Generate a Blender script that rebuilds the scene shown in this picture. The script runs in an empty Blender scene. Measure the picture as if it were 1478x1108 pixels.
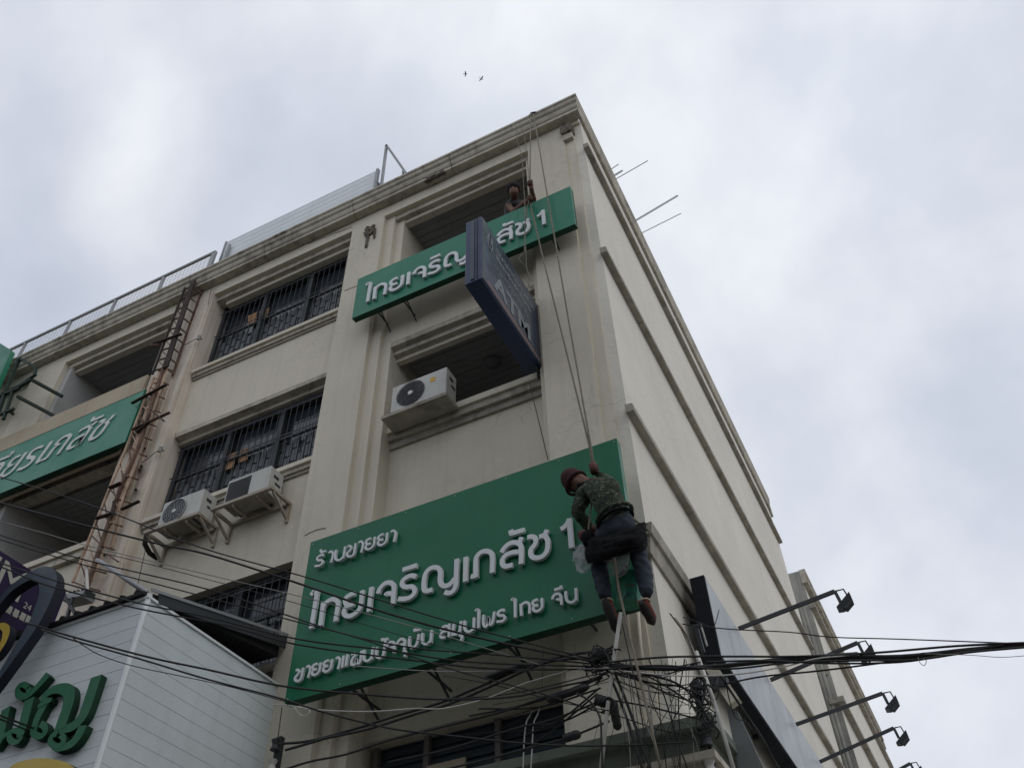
import bpy, bmesh, math, random
from mathutils import Vector, Matrix
random.seed(7)
S = bpy.context.scene
C = S.collection

# ------------------------------------------------------------------ camera
FPX = 1282.48                      # focal length in pixels of the 1478 px wide photograph
RM = ((0.8943759378, 0.4466323381, -0.0247231963),
      (-0.3346655757, 0.6314441310, -0.6994835679),
      (-0.2968006642, 0.6338752748, 0.7142209054))
EYE = Vector((0, 0, 1.6))
cd = bpy.data.cameras.new('camera'); cam = bpy.data.objects.new('camera', cd); C.objects.link(cam)
cd.sensor_width = 36; cd.lens = FPX / 1478 * 36; cd.clip_start = 0.05; cd.clip_end = 3000
r, d, f = (Vector(v) for v in RM)
m = Matrix((r, -d, -f)).transposed().to_4x4(); m.translation = EYE
cam.matrix_world = m
S.camera = cam

# ------------------------------------------------------------------ sky and sun (overcast)
w = bpy.data.worlds.new('World'); S.world = w; w.use_nodes = True
nt = w.node_tree; N = nt.nodes; L = nt.links
for n in list(N): N.remove(n)
out = N.new('ShaderNodeOutputWorld'); bg = N.new('ShaderNodeBackground'); bg.inputs[1].default_value = 0.1
sky = N.new('ShaderNodeTexSky'); sky.sky_type = 'NISHITA'; sky.sun_disc = False
sky.sun_elevation = math.radians(52); sky.sun_rotation = math.radians(105)
tc = N.new('ShaderNodeTexCoord')
mp = N.new('ShaderNodeMapping'); mp.inputs['Scale'].default_value = (1.0, 1.0, 1.0); mp.inputs['Location'].default_value = (2.3, 5.2, 0.4)
L.new(tc.outputs['Generated'], mp.inputs[0])
n1 = N.new('ShaderNodeTexNoise'); n1.inputs['Scale'].default_value = 2.5; n1.inputs['Detail'].default_value = 5; n1.inputs['Roughness'].default_value = .52; n1.inputs['Distortion'].default_value = .15
L.new(mp.outputs[0], n1.inputs['Vector'])
cr = N.new('ShaderNodeValToRGB')
E0 = cr.color_ramp.elements
E0[0].position = .34; E0[0].color = (6.1, 6.5, 7.35, 1)
E0[1].position = .67; E0[1].color = (9.0, 9.25, 9.8, 1)
e = E0.new(.50); e.color = (7.1, 7.5, 8.35, 1)
L.new(n1.outputs['Fac'], cr.inputs[0])
mx = N.new('ShaderNodeMixRGB'); mx.inputs[0].default_value = .93
L.new(sky.outputs[0], mx.inputs[1]); L.new(cr.outputs[0], mx.inputs[2])
# broad brighter and darker cloud masses, with ragged edges
nv = N.new('ShaderNodeTexNoise'); nv.inputs['Scale'].default_value = 4.0; nv.inputs['Detail'].default_value = 4; L.new(tc.outputs['Generated'], nv.inputs['Vector'])
wv = N.new('ShaderNodeVectorMath'); wv.operation = 'MULTIPLY_ADD'; L.new(nv.outputs['Color'], wv.inputs[0]); wv.inputs[1].default_value = (.22, .22, .22); L.new(tc.outputs['Generated'], wv.inputs[2])
last = mx.outputs[0]
def cloud_mass(px, py, half_deg, col, last):
    k = Vector((px - 739, py - 554, 1282.48)); d_ = Vector([sum(RM[i][j] * k[i] for i in range(3)) for j in range(3)]).normalized()
    sb = N.new('ShaderNodeVectorMath'); sb.operation = 'DISTANCE'; L.new(wv.outputs[0], sb.inputs[0]); sb.inputs[1].default_value = d_ + Vector((.11, .11, .11))
    mr = N.new('ShaderNodeMapRange'); mr.interpolation_type = 'SMOOTHSTEP'; mr.inputs['From Min'].default_value = math.radians(half_deg); mr.inputs['From Max'].default_value = 0
    mr.inputs['To Min'].default_value = 0; mr.inputs['To Max'].default_value = 1; L.new(sb.outputs['Value'], mr.inputs['Value'])
    ml = N.new('ShaderNodeMixRGB'); ml.blend_type = 'MULTIPLY'; ml.inputs[2].default_value = (*col, 1); L.new(mr.outputs[0], ml.inputs[0]); L.new(last, ml.inputs[1]); return ml.outputs[0]
for a_ in ((190, 220, 9, (1.22, 1.19, 1.14)), (180, 320, 7, (1.2, 1.17, 1.12)), (20, 440, 15, (.80, .82, .87)), (1180, 110, 14, (1.09, 1.09, 1.08)), (1300, 640, 17, (.88, .895, .925)), (1420, 950, 12, (1.12, 1.1, 1.08)), (420, 230, 11, (.92, .93, .96)), (700, 40, 12, (1.1, 1.1, 1.08)), (30, 60, 13, (.93, .94, .96))):
    last = cloud_mass(*a_, last)
L.new(last, bg.inputs[0]); L.new(bg.outputs[0], out.inputs[0])

sd = bpy.data.lights.new('sun', 'SUN'); sun = bpy.data.objects.new('sun', sd); C.objects.link(sun)
sd.energy = 0.5; sd.angle = math.radians(50); sd.color = (1, .96, .9)
sun.rotation_euler = (math.radians(12), math.radians(38), 0)

S.view_settings.view_transform = 'Standard'; S.view_settings.look = 'None'
S.view_settings.gamma = 1; S.view_settings.use_curve_mapping = False; S.view_settings.exposure = 0

# ------------------------------------------------------------------ helpers
def at(px, py, axis, val):
    """survey: the world point on the plane axis=val seen at a pixel of the photograph"""
    k = Vector((px - 739, py - 554, FPX))
    d = Vector([sum(RM[i][j] * k[i] for i in range(3)) for j in range(3)])
    i = 'xyz'.index(axis); t = (val - EYE[i]) / d[i]
    return EYE + d * t

def mesh(name, vs, fs, mat, parent=None, smooth=False):
    me = bpy.data.meshes.new(name); me.from_pydata([tuple(v) for v in vs], [], fs); me.update()
    for mm in (mat if isinstance(mat, (list, tuple)) else [mat]): me.materials.append(mm)
    if smooth: me.polygons.foreach_set('use_smooth', [True] * len(me.polygons))
    o = bpy.data.objects.new(name, me); C.objects.link(o)
    if parent: hang(o, parent)
    return o

def base(o):
    v = Vector(o.location)
    p = o.parent
    while p: v += p.location; p = p.parent
    return v

def hang(o, parent):
    """parent o (built in world coordinates) to parent without moving it"""
    o.parent = parent
    o.matrix_parent_inverse = world_of(parent).inverted()

def world_of(o):
    M = Matrix.LocRotScale(o.location, o.rotation_euler, o.scale)
    if o.parent: M = world_of(o.parent) @ o.matrix_parent_inverse @ M
    return M

def thing(name, label, cat, loc=(0, 0, 0), group=None, kind=None):
    o = bpy.data.objects.new(name, None); C.objects.link(o); o.location = loc; o.empty_display_size = .2
    return tag(o, label, cat, group, kind)

def tag(o, label=None, cat=None, group=None, kind=None):
    if label: o['label'] = label
    if cat: o['category'] = cat
    if group: o['group'] = group
    if kind: o['kind'] = kind
    return o

BOXF = [(0, 3, 2, 1), (4, 5, 6, 7), (0, 1, 5, 4), (1, 2, 6, 5), (2, 3, 7, 6), (3, 0, 4, 7)]
class MB:
    def __init__(s): s.v = []; s.f = []
    def add(s, vs, fs):
        b = len(s.v); s.v += [Vector(v) for v in vs]; s.f += [tuple(i + b for i in f) for f in fs]; return s
    def box(s, x0, x1, y0, y1, z0, z1):
        x0, x1 = min(x0, x1), max(x0, x1); y0, y1 = min(y0, y1), max(y0, y1); z0, z1 = min(z0, z1), max(z0, z1)
        return s.add([(x0, y0, z0), (x1, y0, z0), (x1, y1, z0), (x0, y1, z0), (x0, y0, z1), (x1, y0, z1), (x1, y1, z1), (x0, y1, z1)], BOXF)
    def bar(s, a, b, wd, ht=None, up=(0, 0, 1)):
        a = Vector(a); b = Vector(b); ht = ht or wd
        t = (b - a).normalized(); u = Vector(up)
        if abs(t.dot(u)) > .95: u = Vector((0, 1, 0))
        sx = t.cross(u).normalized() * wd / 2; sy = sx.cross(t).normalized() * ht / 2
        return s.add([a - sx - sy, a + sx - sy, a + sx + sy, a - sx + sy, b - sx - sy, b + sx - sy, b + sx + sy, b - sx + sy], BOXF)
    def tube(s, pts, r, n=6, caps=True):
        pts = [Vector(p) for p in pts]; rr = r if isinstance(r, (list, tuple)) else [r] * len(pts)
        t0 = (pts[1] - pts[0]).normalized(); u = t0.orthogonal().normalized(); b0 = len(s.v)
        for i, p in enumerate(pts):
            t = (pts[min(i + 1, len(pts) - 1)] - pts[max(i - 1, 0)])
            t = t.normalized() if t.length > 1e-9 else t0
            u = (u - t * u.dot(t)); u = u.normalized() if u.length > 1e-6 else t.orthogonal().normalized()
            w_ = t.cross(u)
            for k in range(n):
                a = 2 * math.pi * k / n
                s.v.append(p + (u * math.cos(a) + w_ * math.sin(a)) * rr[i])
        for i in range(len(pts) - 1):
            for k in range(n):
                a = b0 + i * n + k; b = b0 + i * n + (k + 1) % n
                s.f.append((a, b, b + n, a + n))
        if caps:
            s.f.append(tuple(b0 + k for k in range(n))[::-1]); e_ = b0 + (len(pts) - 1) * n
            s.f.append(tuple(e_ + k for k in range(n)))
        return s
    def prism(s, poly, axis, a, b):
        """poly: 2-D outline in the two other axes (in xyz order), extruded along axis from a to b"""
        n = len(poly); vs = []
        for t in (a, b):
            for p in poly:
                q = list(p); q.insert('xyz'.index(axis), t); vs.append(q)
        fs = [tuple(range(n)), tuple(range(2 * n - 1, n - 1, -1))] + [(i, i + n, (i + 1) % n + n, (i + 1) % n) for i in range(n)]
        return s.add(vs, fs)
    def build(s, name, mat, parent=None, smooth=False):
        o = mesh(name, s.v, s.f, mat, parent, smooth)
        bm = bmesh.new(); bm.from_mesh(o.data); bmesh.ops.recalc_face_normals(bm, faces=bm.faces); bm.to_mesh(o.data); bm.free()
        return o
def box(name, x0, x1, y0, y1, z0, z1, mat, parent=None, bev=0):
    o = MB().box(x0, x1, y0, y1, z0, z1).build(name, mat, parent)
    if bev: bevel(o, bev)
    return o
def bevel(o, wd, seg=2):
    md = o.modifiers.new('bevel', 'BEVEL'); md.width = wd; md.segments = seg; md.limit_method = 'ANGLE'; return o

def smooth_line(pts, k=6):
    """Catmull-Rom through the points (2-D or 3-D)"""
    P_ = [Vector(p) for p in pts]
    if len(P_) < 3: return P_
    q = [P_[0] * 2 - P_[1]] + P_ + [P_[-1] * 2 - P_[-2]]; o = []
    for i in range(1, len(q) - 2):
        for j in range(k):
            t = j / k; a, b, c, e_ = q[i - 1], q[i], q[i + 1], q[i + 2]
            o.append(.5 * ((2 * b) + (c - a) * t + (2 * a - 5 * b + 4 * c - e_) * t * t + (3 * b - a - 3 * c + e_) * t ** 3))
    o.append(P_[-1]); return o

# ------------------------------------------------------------------ materials
def mat(name, col, rough=.8, metal=0, spec=.3, var=.12, vscale=1.5, bump=0, bscale=40, streak=0, dirt=0, dirtcol=(.06, .055, .045), dscale=.6, alpha=1, fine=0, crack=0, detail=5):
    M = bpy.data.materials.new(name); M.use_nodes = True; t = M.node_tree; n = t.nodes; l = t.links
    b = n['Principled BSDF']; b.inputs['Roughness'].default_value = rough; b.inputs['Metallic'].default_value = metal
    b.inputs['Specular IOR Level'].default_value = spec
    g = n.new('ShaderNodeNewGeometry')
    def noise(sc, vec=None, det=detail, dist=0):
        x = n.new('ShaderNodeTexNoise'); x.inputs['Scale'].default_value = sc; x.inputs['Detail'].default_value = det; x.inputs['Distortion'].default_value = dist
        l.new(vec if vec else g.outputs['Position'], x.inputs['Vector']); return x.outputs['Fac']
    def ramp(fac, a, b_, c0=(0, 0, 0, 1), c1=(1, 1, 1, 1)):
        x = n.new('ShaderNodeValToRGB'); e_ = x.color_ramp.elements; e_[0].position = a; e_[1].position = b_; e_[0].color = c0; e_[1].color = c1
        l.new(fac, x.inputs[0]); return x.outputs[0]
    def mixc(fac, a, b_, mode='MIX'):
        x = n.new('ShaderNodeMixRGB'); x.blend_type = mode
        for i, v in ((0, fac), (1, a), (2, b_)):
            if isinstance(v, (int, float)): x.inputs[i].default_value = v
            elif isinstance(v, tuple): x.inputs[i].default_value = (*v[:3], 1)
            else: l.new(v, x.inputs[i])
        return x.outputs[0]
    def mul(a, k):
        x = n.new('ShaderNodeMath'); x.operation = 'MULTIPLY'
        l.new(a, x.inputs[0]); 
        if isinstance(k, (int, float)): x.inputs[1].default_value = k
        else: l.new(k, x.inputs[1])
        return x.outputs[0]
    lo = tuple(c * (1 - var) for c in col); hi = tuple(min(1, c * (1 + var)) for c in col)
    c = ramp(noise(vscale), .3, .7, (*lo, 1), (*hi, 1))
    if fine: c = mixc(ramp(noise(60, det=2), .45, .75), c, tuple(x * (1 - fine) for x in col))
    if streak:
        mp_ = n.new('ShaderNodeMapping'); mp_.inputs['Scale'].default_value = (7, 7, .35); l.new(g.outputs['Position'], mp_.inputs[0])
        c = mixc(mul(ramp(noise(1.6, mp_.outputs[0], 6), .5, .78), streak), c, dirtcol)
    if dirt:
        c = mixc(mul(mul(ramp(noise(dscale, det=8, dist=.6), .45, .75), ramp(noise(9, det=6), .3, .7)), dirt), c, dirtcol)
    if crack:
        v = n.new('ShaderNodeTexVoronoi'); v.feature = 'DISTANCE_TO_EDGE'; v.inputs['Scale'].default_value = .9
        nz = n.new('ShaderNodeTexNoise'); nz.inputs['Scale'].default_value = 3; l.new(g.outputs['Position'], nz.inputs['Vector'])
        ad = n.new('ShaderNodeMixRGB'); ad.blend_type = 'ADD'; ad.inputs[0].default_value = .35; l.new(g.outputs['Position'], ad.inputs[1]); l.new(nz.outputs['Color'], ad.inputs[2])
        l.new(ad.outputs[0], v.inputs['Vector'])
        ck = ramp(v.outputs['Distance'], .002, .009, (1, 1, 1, 1), (0, 0, 0, 1))
        c = mixc(mul(mul(ck, ramp(noise(.8, det=2), .52, .6)), crack), c, dirtcol)
    l.new(c, b.inputs['Base Color'])
    if bump:
        bp = n.new('ShaderNodeBump'); bp.inputs['Strength'].default_value = bump; bp.inputs['Distance'].default_value = .01
        l.new(noise(bscale, det=4), bp.inputs['Height']); l.new(bp.outputs[0], b.inputs['Normal'])
    rr = ramp(noise(vscale * 3), .3, .7, (max(0, rough - .1),) * 3 + (1,), (min(1, rough + .1),) * 3 + (1,)); l.new(rr, b.inputs['Roughness'])
    if alpha < 1: b.inputs['Alpha'].default_value = alpha
    return M
M = {}
M['wall'] = mat('cream_plaster', (.63, .58, .475), .9, var=.06, vscale=.9, bump=.3, bscale=30, streak=.13, dirt=.25, fine=.06, crack=.28, dirtcol=(.20, .185, .15))
M['side'] = mat('pale_side_plaster', (.70, .665, .58), .9, var=.08, vscale=.5, bump=.6, bscale=12, streak=.10, dirt=.2, fine=.06, crack=.25, dirtcol=(.25, .24, .21))
M['trim'] = mat('weathered_moulding', (.50, .46, .38), .9, var=.13, vscale=2.5, bump=.5, bscale=25, streak=.5, dirt=1.0, fine=.1, dscale=1.7, dirtcol=(.10, .09, .07))
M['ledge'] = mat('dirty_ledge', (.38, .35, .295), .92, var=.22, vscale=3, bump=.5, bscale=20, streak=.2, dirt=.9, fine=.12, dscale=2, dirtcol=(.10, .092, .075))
M['rustwall'] = mat('rust_stained_plaster', (.64, .57, .48), .9, var=.06, bump=.25, bscale=30, streak=.5, dirt=.55, crack=.4, dirtcol=(.27, .17, .09))
M['grey_concrete'] = mat('bare_concrete', (.34, .335, .30), .95, var=.2, vscale=1.2, bump=.5, streak=.5, dirt=.8, dirtcol=(.09, .09, .085))
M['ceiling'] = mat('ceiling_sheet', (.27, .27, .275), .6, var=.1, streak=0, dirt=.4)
M['reveal'] = mat('shaded_plaster', (.43, .425, .41), .9, var=.06, bump=.2, dirt=.3, dirtcol=(.2, .2, .18))  # cool shade of the openings put into a greyer plaster colour
M['dark'] = mat('dark_room', (.03, .032, .036), .9)
M['glass'] = mat('window_glass', (.03, .037, .046), .1, spec=.5, var=.3)
M['blackmetal'] = mat('dark_painted_steel', (.035, .04, .045), .55, spec=.4, var=.2)
M['winframe'] = mat('grey_blue_frame', (.045, .05, .055), .55, var=.1)
M['lattice'] = mat('lattice_paint', (.15, .16, .17), .6, var=.2)
M['card'] = mat('cardboard', (.36, .20, .11), .9, var=.15, vscale=6)
M['green'] = mat('green_sign_sheet', (.009, .135, .066), .38, spec=.25, var=.09, vscale=.8, streak=.22, dirtcol=(.03, .10, .06))
M['green2'] = mat('green_sign_sheet_upper', (.014, .175, .098), .4, spec=.3, var=.06, vscale=.7, streak=.12, dirtcol=(.03, .10, .06))
M['green3'] = mat('green_sign_sheet_faded', (.02, .20, .12), .4, spec=.4, var=.05, vscale=.7, streak=.1, dirtcol=(.03, .12, .08))
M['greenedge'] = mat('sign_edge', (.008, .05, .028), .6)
M['letter'] = mat('white_acrylic', (.63, .66, .67), .4, spec=.4, var=.04, streak=.15, dirtcol=(.4, .42, .4))
M['letter_side'] = mat('letter_return', (.60, .62, .62), .5, var=.05)
M['white_paint'] = mat('white_vinyl_print', (.6, .62, .6), .6, var=.08)
M['navy'] = mat('navy_lightbox', (.016, .032, .088), .4, spec=.4, var=.12, streak=.25, dirtcol=(.05, .055, .08))
M['navyface'] = mat('lightbox_face', (.045, .058, .088), .3, spec=.5, var=.18, vscale=1.2, streak=.2, dirtcol=(.10, .11, .13))
M['navytxt'] = mat('faded_white_print', (.20, .22, .23), .5, var=.1)
M['orange'] = mat('faded_orange_stripe', (.22, .13, .12), .5)
M['purple'] = mat('purple_panel', (.022, .011, .05), .4, var=.08)
M['slate'] = mat('slate_blue_shape', (.055, .075, .10), .4, var=.1)
M['slate_side'] = mat('slate_shape_edge', (.015, .018, .028), .5)
M['gold'] = mat('gold_shape', (.58, .42, .07), .4, var=.08)
M['dimwhite'] = mat('cream_print', (.42, .42, .36), .5, var=.06)
M['clad'] = mat('white_cladding', (.66, .71, .72), .45, spec=.4, var=.05, vscale=1, streak=.12, dirt=.15, dirtcol=(.3, .32, .32))
M['cladtrim'] = mat('cladding_corner_trim', (.78, .81, .82), .4, var=.04)
M['cladgreen'] = mat('foam_letter_green', (.03, .15, .08), .6, var=.06)
M['cladgreen_side'] = mat('foam_letter_edge', (.007, .04, .02), .7)
M['roofdark'] = mat('dark_roof_tile', (.018, .018, .018), .8, var=.3, bump=.5)
M['ac'] = mat('ac_enamel', (.50, .50, .465), .5, spec=.4, var=.04, streak=.25, dirt=.35, dirtcol=(.22, .18, .13), dscale=2)
M['acgrille'] = mat('ac_fan_grille', (.045, .048, .05), .5)
M['achub'] = mat('ac_fan_hub', (.55, .55, .52), .5)
M['gold_logo'] = mat('amber_sticker', (.55, .34, .04), .5)
M['rack'] = mat('rusty_rack', (.40, .36, .30), .7, var=.15, vscale=5, dirt=1, dirtcol=(.20, .10, .05), dscale=3)
M['rust'] = mat('rusted_steel', (.155, .095, .07), .85, var=.4, vscale=5, bump=.5, dirt=.9, dirtcol=(.035, .022, .018), dscale=2.5)
M['rustdark'] = mat('old_dark_steel', (.045, .03, .026), .8, var=.4, vscale=5, bump=.4)
M['rustlight'] = mat('flaking_paint_steel', (.50, .36, .26), .85, var=.22, vscale=4, bump=.4, dirt=.9, dirtcol=(.12, .06, .035), dscale=3)
M['greensteel'] = mat('green_painted_steel', (.018, .035, .026), .7, var=.2)
M['galv'] = mat('galvanised_steel', (.30, .31, .32), .5, metal=.3, var=.1)
M['sheet'] = mat('grey_metal_sheet', (.72, .76, .78), .55, var=.04, streak=.1)
M['tan'] = mat('tan_board', (.44, .38, .28), .9, var=.08, streak=.3, dirtcol=(.30, .12, .07))
M['billboard'] = mat('billboard_skin', (.44, .46, .475), .5, spec=.3, var=.08, vscale=.8, streak=.5, dirt=.3, dirtcol=(.2, .21, .22))
M['billedge'] = mat('billboard_frame', (.014, .016, .02), .8, spec=.1, var=.15, dirt=.4, dirtcol=(.06, .065, .07))
M['cable'] = mat('black_cable', (.018, .018, .018), .6, var=.3)
M['cablegrey'] = mat('grey_cable', (.24, .24, .23), .6, var=.15)
M['wire'] = mat('steel_wire', (.10, .10, .10), .5, metal=.3)
M['rope'] = mat('dirty_rope', (.20, .18, .145), .95, var=.2, vscale=20, bump=.6, bscale=90)
M['pvc'] = mat('white_pvc_pipe', (.50, .49, .45), .6, var=.1, dirt=.7, dscale=3, dirtcol=(.16, .15, .13))
M['shutter'] = mat('blue_grey_shutter', (.055, .07, .085), .6, var=.12, streak=.2, dirtcol=(.03, .03, .03))
M['mullion'] = mat('brown_grey_mullion', (.17, .15, .14), .7, var=.1)
M['greenledge'] = mat('mossy_ledge', (.15, .17, .14), .9, var=.15, streak=.5, dirtcol=(.06, .07, .055))
M['cover'] = mat('grey_tarp', (.16, .17, .17), .6, var=.15, streak=.3, dirtcol=(.08, .08, .08))
M['skin'] = mat('brown_skin', (.13, .065, .043), .6, var=.1)
M['hair'] = mat('black_hair', (.014, .012, .013), .7, bump=.6, bscale=60)
M['tee'] = mat('grey_tshirt', (.09, .09, .098), .95, var=.1, bump=.3)
M['jeans'] = mat('faded_dark_jeans', (.028, .036, .048), .95, var=.35, vscale=5, bump=.3, bscale=50, dirt=.3, dirtcol=(.10, .10, .10))
M['beanie'] = mat('maroon_knit', (.05, .02, .022), .95, var=.25, vscale=14, bump=.8, bscale=70)
M['shoe'] = mat('red_orange_canvas', (.16, .035, .022), .8, var=.2)
M['sole'] = mat('dark_rubber_sole', (.03, .025, .022), .8)
M['solepale'] = mat('pale_shoe_trim', (.38, .30, .22), .8)
M['bag'] = mat('black_nylon', (.009, .009, .010), .97, spec=.08, var=.3, bump=.5)
M['glove'] = mat('brown_work_glove', (.12, .06, .05), .9, var=.2)
M['asphalt'] = mat('asphalt', (.05, .05, .052), .9, var=.2, bump=.5, bscale=80)
M['paving'] = mat('concrete_paving', (.28, .27, .25), .9, var=.12, bump=.3)
M['line'] = mat('road_paint', (.7, .7, .66), .7, var=.1)
M['bird'] = mat('grey_feathers', (.05, .05, .055), .8)
M['birdpale'] = mat('pale_feathers', (.38, .39, .40), .8)
M['lampglass'] = mat('flood_glass', (.16, .17, .18), .15, spec=.5)
M['globe'] = mat('frosted_globe', (.16, .165, .17), .4)

def camo():
    X = mat('camouflage_cloth', (.05, .06, .045), .95, bump=.3, bscale=50); t = X.node_tree; n = t.nodes; l = t.links
    g = n.new('ShaderNodeNewGeometry'); z = n.new('ShaderNodeTexNoise'); z.inputs['Scale'].default_value = 19; z.inputs['Detail'].default_value = 2; z.inputs['Distortion'].default_value = 1.6
    mq = n.new('ShaderNodeMapping'); mq.inputs['Scale'].default_value = (1, 1, 1.9); l.new(g.outputs['Position'], mq.inputs[0]); l.new(mq.outputs[0], z.inputs['Vector'])
    c = n.new('ShaderNodeValToRGB'); c.color_ramp.interpolation = 'CONSTANT'; e_ = c.color_ramp.elements
    e_[0].position = 0; e_[0].color = (.013, .015, .013, 1); e_[1].position = .44; e_[1].color = (.025, .045, .028, 1)
    a = e_.new(.54); a.color = (.05, .04, .028, 1); a = e_.new(.61); a.color = (.13, .145, .10, 1)
    l.new(z.outputs['Fac'], c.inputs[0]); l.new(c.outputs[0], n['Principled BSDF'].inputs['Base Color']); return X
M['camo'] = camo()
def plastic():
    X = mat('clear_plastic_bag', (.5, .52, .52), .2, spec=.6, bump=1, bscale=25); b = X.node_tree.nodes['Principled BSDF']
    b.inputs['Alpha'].default_value = .3; return X
M['plastic'] = plastic()
# ------------------------------------------------------------------ ground
g = 400
tag(mesh('ground', [(-g, -g, -.02), (g, -g, -.02), (g, g, -.02), (-g, g, -.02)], [(0, 1, 2, 3)], M['paving']), kind='structure')
tag(mesh('road', [(-200, -9, -.012), (200, -9, -.012), (200, 2.6, -.012), (-200, 2.6, -.012)], [(0, 1, 2, 3)], M['asphalt']), kind='structure')
tag(MB().box(-200, 200, 2.6, 7.0, -.019, .13).build('pavement', M['paving']), kind='structure')
mk = MB()
for i in range(-12, 12): mk.add([(i * 6, -3.3, -.006), (i * 6 + 3, -3.3, -.006), (i * 6 + 3, -3.15, -.006), (i * 6, -3.15, -.006)], [(0, 1, 2, 3)])
tag(mk.build('road_marking', M['line']), kind='structure')

# ------------------------------------------------------------------ the corner shophouse
B = thing('corner_shophouse', 'cream four storey corner shophouse with pilasters, long side wall and stepped cornice', 'building', (-6, 7, 0))
W = M['wall']
def bx(name, x0, x1, y0, y1, z0, z1, m=None, p=None): return box(name, x0, x1, y0, y1, z0, z1, m or W, p or B)
TOP = 15.08
# structural core, side wall, roof
bx('rear_block', -30, -2.3, 9.4, 19.0, 0, TOP - .01)
bx('side_wall', -2.3, -1.9, 7.08, 19.05, 0, TOP - .005, M['side'])
bx('roof_slab', -30, -1.95, 7.03, 19.0, TOP, 15.3, M['ledge'])
# corner pier with its stepped bands
bx('corner_pier', -2.84, -2.19, 7.0, 9.4, 0, TOP - .012)
bx('pier_band', -2.19, -2.04, 7.035, 7.3, 0, TOP - .014)
bx('pier_band', -2.04, -1.897, 7.07, 7.32, 0, TOP - .016, M['side'])
bx('pier_band', -2.925, -2.84, 7.09, 7.6, 0, 14.66)
# pilasters: name 'pilaster', each with bands towards the bays
def pilaster(x0, x1, m, right=True):
    p = bx('pilaster', x0, x1, 7.0, 9.4, 0, TOP - .012, m)
    if right:
        bx('pilaster_band', x1, x1 + .17, 7.08, 9.4, 0, 14.8 - .003, m, p)
        bx('pilaster_band', x1 + .17, x1 + .32, 7.16, 9.4, 0, 14.68 - .003, m, p)
    return p
P12 = pilaster(-6.29, -5.62, W)
P23 = pilaster(-10.3, -9.36, M['rustwall'], False)
P34 = pilaster(-14.0, -13.1, W, False)
bx('pilaster_band', -13.1, -12.95, 7.1, 9.4, 0, 14.7, M['reveal'], P34)
pilaster(-18.5, -17.6, W)
# soft grooves standing proud on the rust stained pilaster
bx('plaster_strip', -9.52, -9.40, 6.975, 7.0, .2, 14.9, M['rustwall'], P23)
bx('plaster_strip', -9.80, -9.70, 6.985, 7.0, .2, 14.9, M['rustwall'], P23)
# frieze and lintel steps over every bay
for (a, b) in ((-5.62, -2.84), (-9.36, -6.29), (-13.1, -10.3), (-17.6, -14.0), (-30, -18.5)):
    fr = bx('frieze', a, b, 7.002, 7.3, 14.8, TOP - .013)
    bx('lintel_step', a + .0, b - (.03 if b == -2.84 else .0), 7.09, 7.3, 14.68, 14.8, M['trim'], fr)
    bx('lintel_step', a + .17, b - .08, 7.18, 7.3, 14.59, 14.68, M['wall'], fr)
# bay 1
bx('spandrel', -5.3, -2.84, 7.15, 7.9, 11.46, 12.75)
lin = bx('lintel', -5.3, -2.84, 7.152, 7.24, 11.36, 11.46, M['trim'])
bx('lintel_step', -5.3, -2.84, 7.24, 7.33, 11.27, 11.46, M['trim'], lin)
bx('lintel_step', -5.3, -2.84, 7.33, 7.42, 11.2, 11.46, M['wall'], lin)
bx('spandrel', -5.3, -2.84, 7.4, 7.9, 5.55, 9.52)
sl = bx('sill', -5.3, -2.86, 7.27, 7.75, 9.74, 9.84, M['wall'])
bx('sill_moulding', -5.3, -2.86, 7.31, 7.6, 9.63, 9.74, M['trim'], sl)
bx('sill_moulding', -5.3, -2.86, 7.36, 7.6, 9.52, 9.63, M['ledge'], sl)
bx('spandrel', -5.3, -2.84, 7.4, 7.9, 4.0, 4.86)
bx('shopfront', -5.3, -2.84, 7.6, 7.9, 0, 4.0, M['shutter'])
# balcony ceilings of loose boards running along the front
def ceiling(x0, x1, y0, y1, z, n, slope=0):
    c = bx('balcony_ceiling', x0, x1, y0, y1, z + .045, z + .1, M['ceiling'])
    st = (y1 - y0) / n
    for i in range(n):
        zz = z - slope * i
        bx('ceiling_board', x0, x1, y0 + i * st, y0 + (i + .93) * st, zz + .006 * (i % 2), zz + .03 + .006 * (i % 2), M['ceiling'], c)
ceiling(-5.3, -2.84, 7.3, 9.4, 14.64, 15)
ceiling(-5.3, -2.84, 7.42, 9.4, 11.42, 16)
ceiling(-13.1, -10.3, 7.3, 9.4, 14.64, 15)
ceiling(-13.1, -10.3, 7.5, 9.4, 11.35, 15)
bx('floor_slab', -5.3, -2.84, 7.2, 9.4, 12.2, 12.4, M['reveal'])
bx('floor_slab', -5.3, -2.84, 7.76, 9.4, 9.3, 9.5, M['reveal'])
bx('back_wall', -5.3, -2.84, 9.3, 9.398, 4, 14.7, M['shutter'])
# lower right shuttered opening of bay 1
sh = bx('shuttered_window', -5.28, -2.86, 7.66, 7.7, 4.86, 5.75, M['dark'])
for i in range(9): MB().prism([(7.6, 4.87 + i * .095), (7.66, 4.87 + i * .095), (7.66, 4.95 + i * .095), (7.63, 4.96 + i * .095)], 'x', -5.26, -2.88).build('shutter_slat', M['shutter'], sh)
for x in (-5.22, -4.62, -3.82): box('mullion', x - .03, x + .03, 7.54, 7.6, 4.86, 5.56, M['mullion'], sh)
box('pale_blind', -4.58, -4.15, 7.5, 7.53, 4.86, 5.22, M['tan'], sh)
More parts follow.
